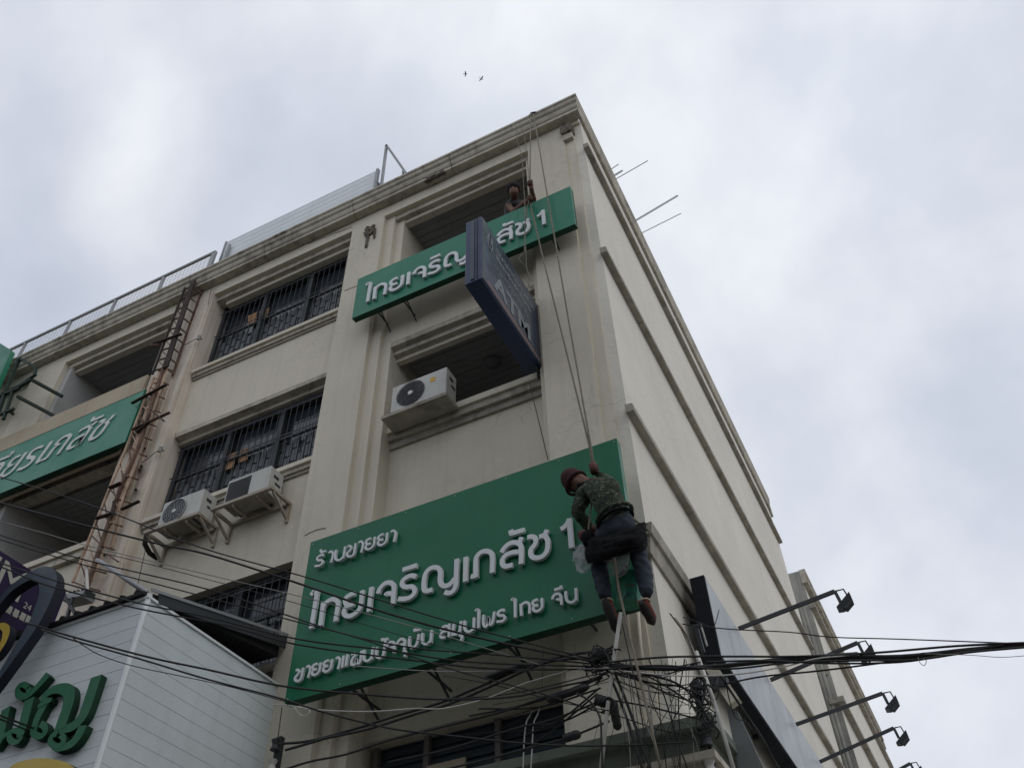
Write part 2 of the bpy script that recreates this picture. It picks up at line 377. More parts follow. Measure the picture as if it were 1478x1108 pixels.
# bay 2 wall between the windows
Y2 = 7.15
bx('bay_wall', -9.36, -6.29, Y2, 7.7, 11.38, 12.6)
bx('bay_wall', -9.36, -6.29, Y2, 7.7, 8.0, 9.42)
bx('bay_wall', -9.36, -6.29, Y2, 7.7, 0, 6.55)
def sill2(z):
    s_ = bx('sill', -9.34, -6.31, Y2 - .1, Y2 + .3, z + .12, z + .19, W)
    bx('sill_moulding', -9.34, -6.31, Y2 - .06, Y2 + .3, z + .05, z + .12, M['trim'], s_)
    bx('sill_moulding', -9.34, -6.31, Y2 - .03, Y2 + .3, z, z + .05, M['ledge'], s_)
sill2(12.58); sill2(9.42)
l2 = bx('lintel', -9.34, -6.31, Y2 + .002, Y2 + .12, 11.3, 11.38, M['trim'])
bx('lintel_step', -9.34, -6.31, Y2 + .12, Y2 + .3, 11.222, 11.38, M['trim'], l2)
def window(x0, x1, z0, z1, y, split=.42):
    wn = bx('window', x0, x1, y + .14, y + .2, z0, z1, M['dark'])
    fm = MB()
    fm.box(x0, x1, y - .02, y + .04, z1 - .07, z1).box(x0, x1, y - .02, y + .04, z0, z0 + .06).box(x0, x0 + .06, y - .02, y + .04, z0 + .06, z1 - .07).box(x1 - .06, x1, y - .02, y + .04, z0 + .06, z1 - .07)
    fm.build('window_frame', M['winframe'], wn)
    zs = z1 - (z1 - z0) * split
    for k in (1, 2):
        xm = x0 + (x1 - x0) * k / 3; box('mullion', xm - .04, xm + .04, y - .03, y + .045, z0 + .06, z1 - .07, M['winframe'], wn)
    box('transom', x0 + .06, x1 - .06, y - .01, y + .03, zs - .02, zs + .02, M['winframe'], wn)
    for k in range(3):
        a = x0 + (x1 - x0) * k / 3 + .06; b = x0 + (x1 - x0) * (k + 1) / 3 - .06
        box('pane', a, b, y + .1, y + .11, z0 + .06, z1 - .07, M['glass'], wn)
    # folding lattice gate behind the bars, lower part of the window
    lt = MB(); step = .12; i = 0; x = x0 + .08
    while x < x1 - .1:
        lt.box(x, x + .012, y + .06, y + .075, z0 + .06, zs - .03)
        z = z0 + .1 + (.0 if i % 2 else .13)
        while z < zs - .12:
            if random.random() < .96: lt.box(x + .02, x + step - .014, y + .078, y + .09, z + .012, z + .235)
            z += .26
        x += step; i += 1
    o = lt.build('folding_lattice', M['lattice'], wn); o['kind'] = 'stuff'
    n = int((x1 - x0) / .115); me = None
    for k in range(1, n):
        xb = x0 + (x1 - x0) * k / n
        if me is None:
            o = MB().box(-.0045, .0045, -.0045, .0045, 0, z1 - z0 - .13).build('grille_bar', M['blackmetal']); me = o.data
        else:
            o = bpy.data.objects.new('grille_bar', me); C.objects.link(o)
        o.location = (xb, y - .06, z0 + .06); o.parent = wn; o.matrix_parent_inverse = world_of(wn).inverted()
    for z in (z0 + .12, zs, z1 - .14): box('grille_rail', x0, x1, y - .066, y - .056, z - .007, z + .007, M['blackmetal'], wn)
window(-9.34, -6.31, 12.78, 14.59, 7.33)
window(-9.34, -6.31, 9.6, 11.22, 7.36)
window(-9.34, -6.31, 6.6, 8.0, 7.3)
bx('sill', -9.34, -6.31, Y2 - .06, Y2 + .2, 6.5, 6.6, M['trim'])
# bay 3
bx('spandrel', -13.1, -10.3, 7.15, 7.9, 11.45, 12.4)
l3 = bx('lintel', -13.1, -10.3, 7.152, 7.35, 11.3, 11.45, M['trim'])
bx('bay_wall', -13.1, -10.3, 7.1, 7.9, 0, 9.3)
s3 = bx('sill', -13.1, -10.3, 6.98, 7.5, 9.42, 9.52, W)
bx('sill_moulding', -13.1, -10.3, 7.02, 7.5, 9.3, 9.42, M['trim'], s3)
bx('back_wall', -13.1, -10.3, 9.3, 9.398, 9, 14.7, M['shutter'])
bx('floor_slab', -13.1, -10.3, 7.76, 9.4, 12.2, 12.4, M['reveal'])
bx('bay_wall', -17.6, -14.0, 7.1, 8, 0, 14.75)
bx('bay_wall', -30, -18.5, 7.1, 8, 0, 14.75)
# cornice: one mitred profile (outward offset, height); the side overhang is a third of the front one
def corniced(name, prof, k, m_, front, side, parent=B, x_c=-1.9, y_c=7.0):
    """front: x stations from the corner leftwards, side: y stations from the corner backwards"""
    def seg(A_, B__, nm):
        n = len(prof); vs = [A_(d, z) for d, z in prof] + [B__(d, z) for d, z in prof]
        fs = [tuple(range(n)), tuple(range(2 * n - 1, n - 1, -1))] + [(i, i + n, (i + 1) % n + n, (i + 1) % n) for i in range(n)]
        MB().add(vs, fs).build(nm, m_, parent)
    corner = lambda d, z: (x_c + k * d, y_c - d, z)
    for i, x in enumerate(front):
        A_ = corner if i == 0 else (lambda d, z, q=front[i - 1]: (q - .012, y_c - d, z))
        seg(A_, lambda d, z, q=x: (q, y_c - d, z), name)
    for i, y in enumerate(side):
        A_ = corner if i == 0 else (lambda d, z, q=side[i - 1]: (x_c + k * d, q + .012, z))
        seg(A_, lambda d, z, q=y: (x_c + k * d, q, z), name)
CP = [(-.02, 15.08), (.15, 15.08), (.15, 15.155), (.165, 15.16), (.185, 15.2), (.19, 15.26), (.225, 15.285), (.24, 15.36), (.26, 15.37), (.26, 15.42), (-.02, 15.42)]
corniced('cornice', CP, .33, M['trim'], [-4.2, -6.2, -8.15, -9.9, -12.1, -14.5, -17.5, -21, -25, -30], [9.6, 11.9, 14.4, 16.9, 18.9])
MB().prism([(-1.95, 15.02), (-1.86, 15.02), (-1.86, 15.3), (-1.95, 15.3)], 'y', 18.912, 19.15).build('cornice_end', M['trim'], B)
# bands along the side wall, in cast lengths with a joint between
def ledge(z, y0, y1, h=.075, out_=.095, cuts=()):
    ys = [y0, *cuts, y1]
    for i in range(len(ys) - 1):
        MB().prism([(-1.9, z), (-1.9 + out_, z), (-1.9 + out_, z + h), (-1.9 + out_ * .8, z + h + .02), (-1.9, z + h + .03)], 'y', ys[i] + (.01 if i else 0), ys[i + 1]).build('side_ledge', M['ledge'], B)
ledge(14.12, 7.0, 19.0, .08, .09, (9.3, 11.8, 14.2, 16.8))
ledge(11.34, 7.0, 19.1, .09, .095, (8.4, 10.6, 13.1, 15.8))
ledge(8.38, 7.0, 19.1, .09, .095, (9.1, 11.3, 14.1, 16.6))
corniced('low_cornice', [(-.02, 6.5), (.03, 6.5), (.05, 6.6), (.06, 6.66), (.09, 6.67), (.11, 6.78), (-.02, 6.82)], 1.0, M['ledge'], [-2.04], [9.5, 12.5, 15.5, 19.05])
bx('pier_cap', -2.5, -1.912, 7.022, 7.12, 14.99, 15.078, W)
# pier capital and broken capital on the next pilaster
def rough_block(name, x0, x1, y0, y1, z0, z1, m, amp, parent=B):
    bm = bmesh.new(); bmesh.ops.create_cube(bm, size=1); bmesh.ops.subdivide_edges(bm, edges=bm.edges, cuts=5, use_grid_fill=True)
    for v in bm.verts:
        v.co = Vector(((x0 + x1) / 2 + v.co.x * (x1 - x0), (y0 + y1) / 2 + v.co.y * (y1 - y0), (z0 + z1) / 2 + v.co.z * (z1 - z0))) + Vector([random.uniform(-amp, amp) for _ in range(3)])
    me = bpy.data.meshes.new(name); bm.to_mesh(me); bm.free(); me.materials.append(m)
    o = bpy.data.objects.new(name, me); C.objects.link(o); hang(o, parent); return o
M['broken'] = mat('broken_plaster', (.16, .14, .115), .95, var=.4, vscale=14, bump=1, bscale=60)
rough_block('pier_capital', -2.22, -2.02, 6.93, 7.06, 14.72, 14.95, M['broken'], .012)
rough_block('capital_neck', -2.2, -2.04, 6.97, 7.06, 14.55, 14.72, M['trim'], .004)
rough_block('broken_capital', -5.98, -5.80, 6.965, 7.03, 14.40, 14.62, M['broken'], .022)
rough_block('broken_capital', -5.93, -5.89, 6.975, 7.03, 14.05, 14.42, M['broken'], .014)
rough_block('broken_capital', -5.79, -5.76, 6.975, 7.03, 14.22, 14.5, M['broken'], .014)
rough_block('cornice_damage', -4.75, -4.35, 6.85, 6.9, 15.06, 15.12, M['broken'], .02)
for pts in ([(445, 352), (462, 345), (480, 338), (508, 328)], [(497, 420), (506, 416), (518, 412)], [(440, 772), (452, 766), (470, 762)]):
    q = [at(x, y, 'y', 6.998) for x, y in smooth_line([(a, b, 0) for a, b in pts], 4) and [(v.x, v.y) for v in smooth_line([(a, b, 0) for a, b in pts], 4)]]
    MB().tube([v + Vector((0, 0, random.uniform(-.01, .01))) for v in q], .006, 4).build('plaster_crack', M['broken'], B)
# lower cornice over the shopfront at the corner
for nm, (a_, z0, z1, m_) in {'shop_cornice': (.40, 4.60, 4.68, M['greenledge']), 'shop_cornice_band': (.30, 4.42, 4.60, M['greenledge']), 'shop_cornice_step': (.36, 4.36, 4.42, M['trim']), 'shop_cornice_fascia': (.27, 4.05, 4.36, M['wall'])}.items():
    corniced(nm, [(-.02, z0), (a_, z0), (a_, z1), (-.02, z1)], 1.0, m_, [-5.6], [9.0, 12.0])
# concrete slab carrying the outdoor unit in the middle opening
MB().box(-5.19, -4.2, 6.96, 7.27, 9.70, 9.755).build('unit_slab', M['ledge'], B)
# globe lamp on the balcony ceiling
gc = at(711, 523, 'z', 11.36)
bm = bmesh.new(); bmesh.ops.create_uvsphere(bm, u_segments=16, v_segments=8, radius=.13)
for v in bm.verts: v.co.z *= .6; v.co += gc
me = bpy.data.meshes.new('lamp_globe'); bm.to_mesh(me); bm.free(); me.materials.append(M['globe'])
gt = thing('ceiling_lamp', 'round frosted globe lamp on the ceiling of the middle balcony', 'lamp', gc)
o = bpy.data.objects.new('lamp_globe', me); C.objects.link(o); hang(o, gt)
MB().tube([gc + Vector((0, 0, .03)), gc + Vector((0, 0, .075))], .07, 12).build('lamp_base', M['winframe'], gt)

# ------------------------------------------------------------------ rear building
RP = [(-1.95, 15.08), (-1.8, 15.08), (-1.8, 15.18), (-1.84, 15.2), (-1.82, 15.32), (-1.78, 15.36), (-1.78, 15.5), (-1.95, 15.5)]
R_ = thing('rear_building', 'cream rear building with own cornice beyond a grey bare concrete strip', 'building', (-6, 22, 0))
box('rear_wall', -14, -1.93, 22.7, 35.2, 0, 15.1, M['side'], R_)
box('bare_front', -14, -1.93, 22.64, 22.7, 0, 15.5, M['grey_concrete'], R_)
MB().prism([(a, b) for a, b in RP], 'y', 22.6, 34.2).build('cornice', M['trim'], R_)
box('cornice_step', -2, -1.84, 34.2, 34.8, 15.0, 15.3, M['trim'], R_)
MB().prism([(-1.95, 14.3), (-1.8, 14.3), (-1.8, 14.42), (-1.95, 14.46)], 'y', 22.6, 34.8).build('side_ledge', M['ledge'], R_)
MB().prism([(-1.95, 11.6), (-1.78, 11.6), (-1.78, 11.72), (-1.95, 11.76)], 'y', 22.9, 34.8).build('side_ledge', M['ledge'], R_)
box('ledge_end', -2.15, -1.78, 22.5, 22.9, 11.6, 11.74, M['ledge'], R_)
box('front_patch', -2.6, -1.99, 22.6, 22.64, 12.4, 12.9, M['ledge'], R_)
box('side_ledge', -1.95, -1.8, 22.6, 34.8, 8.5, 8.62, M['ledge'], R_)
for xx in (-2.1, -2.18): MB().tube([(xx, 22.58, 5), (xx, 22.58, 14.4)], .045, 8).build('drain_pipe', M['grey_concrete'], R_)

# ------------------------------------------------------------------ row across the street, added unseen behind the viewer to dim the lower facade
OP = thing('added_opposite_row', 'added unseen grey row of three storey shophouses across the street, dimming the lower facade', 'building', (0, -11, 0))
box('row_front', -45, 40, -20, -11, 0, 11, M['grey_concrete'], OP)
for i in range(20):
    x = -43 + i * 4.1
    box('pilaster', x - .25, x + .25, -11, -10.85, 0, 11, M['wall'], OP)
    for z in (4.6, 8.0): box('window', x + .7, x + 3.4, -11, -10.96, z, z + 1.7, M['glass'], OP)
# ------------------------------------------------------------------ lettering made of flat bent strips
def ribbon(mb, pts, wd, y0, y1, k=6):
    """pts: (x, z) centre line; a strip of width wd, front at y0, back at y1"""
    p = smooth_line([(a, b, 0) for a, b in pts], k); n = len(p)
    ws = wd if isinstance(wd, (list, tuple)) else None
    Lf = []; Rt = []
    for i in range(n):
        t0 = (p[i] - p[max(i - 1, 0)]); t1 = (p[min(i + 1, n - 1)] - p[i])
        t = (t0.normalized() if t0.length else t1.normalized()) + (t1.normalized() if t1.length else t0.normalized())
        t.normalize(); q = Vector((-t.y, t.x, 0))
        ww = wd
        if ws:
            s_ = i / (n - 1) * (len(ws) - 1); a = int(min(s_, len(ws) - 2)); ww = ws[a] + (ws[a + 1] - ws[a]) * (s_ - a)
        Lf.append(p[i] + q * ww / 2); Rt.append(p[i] - q * ww / 2)
    vs = []
    for y in (y0, y1):
        for a, b in zip(Lf, Rt): vs += [(a.x, y, a.y), (b.x, y, b.y)]
    m_ = 2 * n; fs = []
    for i in range(n - 1):
        a = 2 * i; fs += [(a, a + 1, a + 3, a + 2), (m_ + a, m_ + a + 2, m_ + a + 3, m_ + a + 1), (a, a + 2, m_ + a + 2, m_ + a), (a + 1, m_ + a + 1, m_ + a + 3, a + 3)]
    fs += [(0, m_, m_ + 1, 1), (m_ - 2, m_ - 1, 2 * m_ - 1, 2 * m_ - 2)]
    mb.add(vs, fs)
def two_tone(o, m_side, axis=1):
    """front faces keep material 0, returns get material 1"""
    o.data.materials.append(m_side)
    for p in o.data.polygons:
        if abs(p.normal[axis]) < .7: p.material_index = 1
YL = 6.545                                    # front plane of the big sign's letters
def dig(pts, z):                              # survey of letter strokes: zoomed crop -> photograph -> sign plane
    ox, oy, sc = z
    return [(lambda v: (v.x, v.z))(at(ox + a / sc, oy + b / sc, 'y', YL)) for a, b in pts]
Z1 = (430, 820, 10.55); Z2 = (540, 780, 10.55); Z3 = (660, 740, 7.779); Z4 = (440, 750, 9.853); Z5 = (410, 890, 9.853); Z6 = (530, 870, 9.853); Z7 = (660, 830, 7.779)
def zb(p, q): a = at(*p, 'y', YL); b = at(*q, 'y', YL); return a, b
mA, mB_ = zb((449, 905.8), (824.5, 789.5)); a1, b1 = zb((453.2, 818), (569.9, 779.4)); a3, b3 = zb((423.7, 981.8), (832.3, 864.7))
def lin(a, b): return lambda x: a.z + (b.z - a.z) * (x - a.x) / (b.x - a.x)
LB = {0: lin(mA, mB_), 1: lin(a1, b1), 3: lin(a3, b3)}
H0 = abs(at(672.2, 803, 'y', YL).z - at(671.6, 837, 'y', YL).z)
H1 = abs(at(476.5, 796, 'y', YL).z - at(475.5, 811.5, 'y', YL).z)
H3 = abs(at(496.3, 946, 'y', YL).z - at(494.5, 962.5, 'y', YL).z)
HH = {0: H0, 1: H1, 3: H3}
G = {}
def glyph(key, z, line, *strokes):
    d = [dig(s_, z) for s_ in strokes]; x0 = min(x for s_ in d for x, _ in s_); h = HH[line]
    G[key] = (x0, [[((x - x0) / h, (zz - LB[line](x)) / h) for x, zz in s_] for s_ in d])
glyph('ai', Z1, 0, [(192, 402), (236, 352), (246, 350)], [(232, 362), (286, 364)], [(288, 345), (195, 905)])
glyph('tho', Z1, 0, [(383, 505), (335, 868)], [(372, 600), (400, 545), (450, 495), (520, 465), (580, 480), (606, 535), (590, 650), (565, 798)])
glyph('yo', Z1, 0, [(862, 372), (800, 395), (735, 435), (715, 490), (735, 540), (775, 556), (850, 535)], [(765, 556), (710, 610), (695, 665), (715, 705), (775, 722), (855, 690), (925, 620), (955, 530), (975, 330)])
glyph('e', Z1, 0, [(1115, 280), (1075, 652)])
glyph('cho', Z2, 0, [(55, 800), (85, 725), (150, 655), (220, 632), (280, 655), (298, 720), (280, 962)], [(165, 830), (185, 805), (230, 798), (290, 806)])
glyph('ro', Z2, 0, [(636, 545), (590, 527), (530, 535), (450, 585), (420, 645), (445, 690), (500, 700), (570, 695), (612, 735), (598, 810), (530, 865), (440, 882), (362, 882)])
glyph('i', Z2, 0, [(430, 440), (645, 370)])
glyph('yoying', Z2, 0, [(882, 740), (820, 758), (770, 755), (752, 700), (760, 580), (790, 480), (860, 415), (935, 402), (990, 430), (1005, 500), (1000, 600), (1025, 665), (1085, 685), (1160, 650), (1225, 570)], [(1255, 272), (1245, 540), (1236, 680), (1200, 755), (1140, 790), (1068, 778)])
glyph('pho', Z3, 0, [(150, 712), (212, 702)], [(203, 722), (204, 560), (215, 490), (265, 438), (330, 425), (380, 450), (392, 520), (388, 668)])
glyph('so', Z3, 0, [(495, 440), (530, 385), (590, 338), (655, 328), (705, 355), (718, 420), (715, 568)], [(690, 335), (722, 268)], [(700, 432), (620, 438), (545, 468), (505, 520), (505, 570), (540, 595), (618, 578)])
glyph('ha', Z3, 0, [(597, 190), (606, 236)], [(590, 232), (752, 185)])
glyph('cha', Z3, 0, [(785, 272), (835, 262), (878, 285), (872, 345), (826, 410), (828, 475), (880, 502), (955, 482), (1005, 420), (1015, 330), (1000, 275), (965, 252), (918, 268)], [(978, 250), (1006, 185)])
glyph('one', Z3, 0, [(1160, 180), (1205, 150), (1245, 95), (1258, 62)], [(1252, 60), (1280, 388)])
glyph('tone', Z4, 1, [(218, 420), (232, 452), (250, 458), (292, 432)])
glyph('aa', Z4, 1, [(318, 472), (350, 452), (378, 475), (372, 530), (348, 608)])
glyph('no', Z4, 1, [(432, 425), (420, 500), (425, 555), (470, 572), (515, 545), (545, 500)], [(560, 378), (533, 548)])
glyph('kho', Z4, 1, [(598, 378), (632, 368), (652, 392), (635, 430), (600, 465), (590, 500), (625, 520), (675, 500), (698, 440), (712, 332)])
glyph('phoph', Z5, 3, [(945, 530), (985, 518), (1000, 540), (962, 590), (942, 640), (955, 680), (1000, 665), (1018, 600), (1022, 640), (1045, 660), (1070, 630), (1080, 560), (1088, 480)])
glyph('po', Z5, 3, [(1308, 428), (1302, 540), (1325, 575), (1370, 570), (1405, 520), (1432, 328)])
glyph('bo', Z6, 3, [(602, 470), (595, 580), (625, 628), (680, 608), (715, 540), (732, 435)])
glyph('mo', Z6, 3, [(1228, 288), (1205, 462)], [(1205, 425), (1255, 440), (1300, 405)], [(1330, 250), (1305, 425)])
glyph('u', Z6, 3, [(500, 690), (528, 680), (542, 700), (528, 758)])
glyph('phopan', Z7, 3, [(300, 438), (298, 530), (318, 570), (345, 545), (358, 465), (362, 530), (388, 545), (410, 490), (422, 402)])
glyph('ii', Z7, 3, [(1088, 160), (1165, 138)], [(1163, 152), (1160, 112)])
G['ng'] = G['no']

def letters(items, line, wd, parent, ymap=None, y=YL, depth=.05, name='letter'):
    """items: glyph key, x of its left edge; ymap sends sign coordinates of the big sign to those of another"""
    for i, (k, x0) in enumerate(items):
        h = HH[line]; mb = MB()
        for j, st in enumerate(G[k][1]):
            pts = [(x0 + a * h, LB[line](x0 + a * h) + b * h) for a, b in st]
            w_ = wd
            if ymap: pts = [ymap(*p) for p in pts]
            ribbon(mb, pts, w_, y + .0012 * j, y + depth)
        o = mb.build(name, M['letter'], parent); two_tone(o, M['letter_side'])

# ------------------------------------------------------------------ the big green shop sign
SG = thing('shop_sign', 'large green pharmacy sign with raised white Thai lettering over the shopfront', 'sign', (-3.8, 6.6, 5.76))
o = box('sign_panel', -5.715, -1.93, 6.6, 6.70, 5.755, 7.69, M['green'], SG)
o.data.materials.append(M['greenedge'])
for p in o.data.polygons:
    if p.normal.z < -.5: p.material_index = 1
main = ['ai', 'tho', 'yo', 'e', 'cho', 'ro', 'i', 'yoying', 'e', 'pho', 'so', 'ha', 'cha', 'one']
x_e2 = min(a for a, _ in dig([(1395, 235), (1385, 610)], Z2))
mx_ = []; seen_e = False
for k in main:
    if k == 'e' and seen_e: mx_.append((k, x_e2))
    else: mx_.append((k, G[k][0]))
    if k == 'e': seen_e = True
letters(mx_, 0, .051, SG, depth=.036)
def ax(z, *keys): return [(k, dig([(x, y)], z)[0][0]) for k, x, y in keys]
line1 = ax(Z4, ('ro', 135, 670), ('tone', 215, 440), ('aa', 318, 600), ('no', 418, 575), ('kho', 585, 520), ('aa', 745, 455), ('yo', 855, 420), ('yo', 1032, 360), ('aa', 1210, 290))
letters(line1, 1, .026, SG, depth=.03)
line3 = ax(Z5, ('kho', 140, 905), ('aa', 292, 850), ('yo', 385, 835), ('yo', 548, 785), ('aa', 715, 735), ('e', 822, 720), ('e', 875, 708), ('phoph', 938, 680), ('no', 1118, 625), ('po', 1300, 575)) + \
    ax(Z6, ('ha', 205, 500), ('cho', 275, 650), ('cho', 420, 620), ('u', 500, 720), ('bo', 590, 625), ('ha', 662, 420), ('no', 772, 570), ('so', 1035, 505), ('mo', 1205, 460), ('u', 1300, 520), ('no', 1380, 380)) + \
    ax(Z7, ('ai', 200, 585), ('phopan', 290, 570), ('ro', 440, 520), ('ai', 612, 465), ('tho', 715, 450), ('yo', 850, 395), ('cho', 1068, 290), ('ii', 1088, 160), ('no', 1222, 285))
letters(line3, 3, .026, SG, depth=.03)
for x in (-5.1, -4.25, -3.35, -2.5):
    bk = MB().bar((x, 6.7, 5.86), (x, 7.38, 5.86), .02).bar((x, 6.72, 6.1), (x, 7.38, 5.74), .02); bk.build('bracket', M['blackmetal'], SG)
    MB().bar((x, 6.705, 7.5), (x, 7.38 if x < -2.84 else 7.0, 7.5), .03).build('bracket', M['blackmetal'], SG)
MB().bar((-5.68, 6.72, 5.79), (-1.97, 6.72, 5.79), .04).bar((-5.68, 6.72, 7.6), (-1.97, 6.72, 7.6), .04).build('back_frame', M['blackmetal'], SG)

for xx in [-5.68 + .62 * i for i in range(7)]:
    for zz in (5.79, 7.65): MB().tube([(xx, 6.594, zz), (xx, 6.6, zz)], .005, 6).build('screw', M['letter_side'], SG)
# ------------------------------------------------------------------ the upper green sign
S2 = thing('upper_sign', 'long narrow green sign with raised white Thai lettering below the top floor opening', 'sign', (-3.9, 6.7, 11.8))
seams = [-5.73, -4.93, -3.72, -2.95, -2.10]
for a, b in zip(seams[:-1], seams[1:]):
    o = box('sign_sheet', a + .002, b - .002, 6.7, 6.76, 11.78, 12.73, M['green2'], S2)
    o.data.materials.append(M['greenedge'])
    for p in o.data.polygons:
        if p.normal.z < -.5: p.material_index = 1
MB().box(-5.73, -2.1, 6.761, 6.80, 11.785, 12.725).build('sign_backing', M['greenedge'], S2)
y2 = 6.655
pa = at(530.3, 434.7, 'y', y2); pb = at(784.9, 323, 'y', y2)
def to2(x, z):
    t = (x - mA.x) / (mB_.x - mA.x); zb_ = LB[0](x)
    sc_ = (pb.x - pa.x) / (mB_.x - mA.x) * 1.05
    return (pa.x + (pb.x - pa.x) * t, pa.z + (pb.z - pa.z) * t + (z - zb_) * sc_)
letters(mx_, 0, .053, S2, to2, y2, .036)
for x in (-5.35, -4.9, -3.6, -2.5):
    MB().bar((x, 6.8, 11.84), (x, 7.14 if x > -5.3 else 7.1, 11.84), .018).bar((x + .03, 6.8, 11.9), (x + .03, 7.14, 11.70), .015).build('bracket', M['blackmetal'], S2)

# ------------------------------------------------------------------ flat text from the built-in lettering
def text(name, s, size, m_, parent, origin, xd, yd, ext=.004, shear=0, bold=0, align='LEFT', side=None, width=None):
    c = bpy.data.curves.new('t', 'FONT'); c.body = s; c.size = size; c.extrude = ext; c.shear = shear; c.offset = bold; c.align_x = align; c.resolution_u = 4
    t = bpy.data.objects.new('t', c); C.objects.link(t); bpy.context.view_layer.update()
    me = bpy.data.meshes.new_from_object(t.evaluated_get(bpy.context.evaluated_depsgraph_get())); bpy.data.objects.remove(t); bpy.data.curves.remove(c)
    if width:
        xs = [v.co.x for v in me.vertices]; k = width / (max(xs) - min(xs))
        for v in me.vertices: v.co.x *= k
    X = Vector(xd).normalized(); Y = Vector(yd).normalized(); Zn = X.cross(Y); O = Vector(origin)
    for v in me.vertices: v.co = O + X * v.co.x + Y * v.co.y + Zn * v.co.z
    me.materials.clear(); me.materials.append(m_); me.name = name
    if side:
        me.update(); me.materials.append(side)
        for p in me.polygons:
            if abs(p.normal.dot(Zn)) < .7: p.material_index = 1
    o = bpy.data.objects.new(name, me); C.objects.link(o); hang(o, parent); return o

# ------------------------------------------------------------------ faded green sign on the third bay
S3 = thing('faded_sign', 'faded green sign with slanted looped white Thai lettering beside the rusty lattice', 'sign', (-12, 6.8, 11.2))
ys3 = 6.82
c1 = at(211, 560, 'y', ys3); c2 = at(196, 631, 'y', ys3)
o = box('sign_panel', -17.4, c1.x - .02, ys3, ys3 + .1, c2.z, c1.z, M['green3'], S3)
MB().box(-17.4, c1.x - .02, ys3 - .006, ys3, c1.z - .03, c1.z).build('sign_trim', M['tan'], S3)
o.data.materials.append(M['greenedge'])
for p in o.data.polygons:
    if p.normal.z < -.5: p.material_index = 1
e1 = at(152, 630, 'y', ys3 - .02); 
zl = (c1.z + c2.z) / 2 - .22
text('lettering', 'เสถียรเภสัช', .80, M['white_paint'], S3, (e1.x - .09, ys3 - .012, zl), (1, 0, 0), (0, 0, 1), .008, .38, 0, 'RIGHT')
TB = thing('board_strip', 'tan weathered board strip behind the top edge of the faded green sign', 'board', (-12, 7, 12.4))
box('board', -17.4, -10.32, 6.95, 7.0, c2.z - .02, 13.05, M['tan'], TB)
for x in (-10.7, -12.2, -13.7): MB().bar((x, 6.92, c2.z + .06), (x, 7.14, c2.z + .06), .03).build('bracket', M['blackmetal'], S3)

# ------------------------------------------------------------------ navy projecting lightbox
LX = thing('bank_lightbox', 'navy blue projecting lightbox sign reading ATM, mounted beside the corner pier', 'sign', (-3.0, 6.3, 9.7))
XF = -2.9; x0_ = -3.13; yf = 5.5
box('box_body', x0_, XF - .012, yf, 7.12, 9.68, 10.93, M['navy'], LX, .008)
box('face_panel', XF - .012, XF, yf + .012, 7.10, 9.70, 10.91, M['navyface'], LX)
box('front_channel', x0_ + .075, x0_ + .125, yf - .012, yf, 9.72, 10.90, M['slate'], LX)
box('front_rib', x0_ + .155, x0_ + .165, yf - .008, yf, 9.70, 10.92, M['slate_side'], LX)
box('orange_stripe', XF, XF + .002, yf + .12, 7.05, 9.74, 9.79, M['orange'], LX)
text('lettering', 'ATM', .41, M['navytxt'], LX, (XF + .002, yf + .30, 9.86), (0, 1, 0), (0, 0, 1), .003, 0, .012, width=1.0)
text('lettering', 'ธนาคารกรุงเทพ', .17, M['navytxt'], LX, (XF + .002, yf + .36, 10.62), (0, 1, 0), (0, 0, 1), .002, 0, .002, width=1.1)
text('lettering', 'Bangkok Bank', .15, M['navytxt'], LX, (XF + .002, yf + .36, 10.47), (0, 1, 0), (0, 0, 1), .002, 0, .002, width=1.0)
text('lettering', 'บัวหลวง เอทีเอ็ม', .085, M['navytxt'], LX, (XF + .002, yf + .32, 10.27), (0, 1, 0), (0, 0, 1), .002, width=.9)
lg = MB()
for k in (0, 1):
    cx = yf + .2; q = []
    for i in range(19):
        a = 2 * math.pi * i / 18; q.append((XF + .003, cx + math.sin(a) * (.055 - .02 * k), 10.62 + k * .06 + math.cos(a) * (.15 - .06 * k) * (1 if math.cos(a) > 0 else 1.15)))
    lg.tube(q, .009, 4, False)
lg.build('petal_emblem', M['navytxt'], LX)
for z in (10.05, 10.65): MB().bar((-3.05, 7.1, z), (-3.05, 7.4, z), .04).build('mounting_arm', M['blackmetal'], LX)
MB().bar((-2.95, 7.0, 9.62), (-2.95, 7.25, 9.62), .03).bar((-2.95, 7.12, 9.68), (-2.95, 7.12, 9.55), .05).build('mounting_bracket', M['blackmetal'], LX)

# ------------------------------------------------------------------ white clad shop canopy at bottom left
CN = thing('clad_canopy', 'white plank clad canopy box of the neighbouring shop with a dark tiled top', 'canopy', (-8, 5, 3))
XC, YC = -6.2, 5.03; ZT = 6.26; ZB = 3.0
box('canopy_core', -16, XC - .03, YC + .03, 6.9, ZB, ZT - .02, M['galv'], CN)
hp = .138; i = 0; z = ZT - .03
while z > ZB:
    zt = z - .002; zl_ = z - hp
    MB().prism([(YC, zl_), (YC + .03, zl_), (YC + .03, zt), (YC + .0025, zt), (YC, zt - .003)], 'x', -16, XC - .03).build('cladding_plank', M['clad'], CN)
    MB().prism([(XC, zl_), (XC - .03, zl_), (XC - .03, zt), (XC - .003, zt), (XC, zt - .004)], 'y', YC + .03, 7.14).build('cladding_plank', M['clad'], CN)
    z -= hp
MB().tube([(XC - .012, YC + .012, ZB), (XC - .012, YC + .012, ZT + .03)], .028, 8).build('corner_trim', M['cladtrim'], CN)
MB().box(-16, XC + .02, YC - .02, YC + .05, ZT - .028, ZT - .005).box(XC - .05, XC + .02, YC + .052, 7.14, ZT - .028, ZT - .005).build('top_trim', M['cladtrim'], CN)
rt = MB(); x = -16
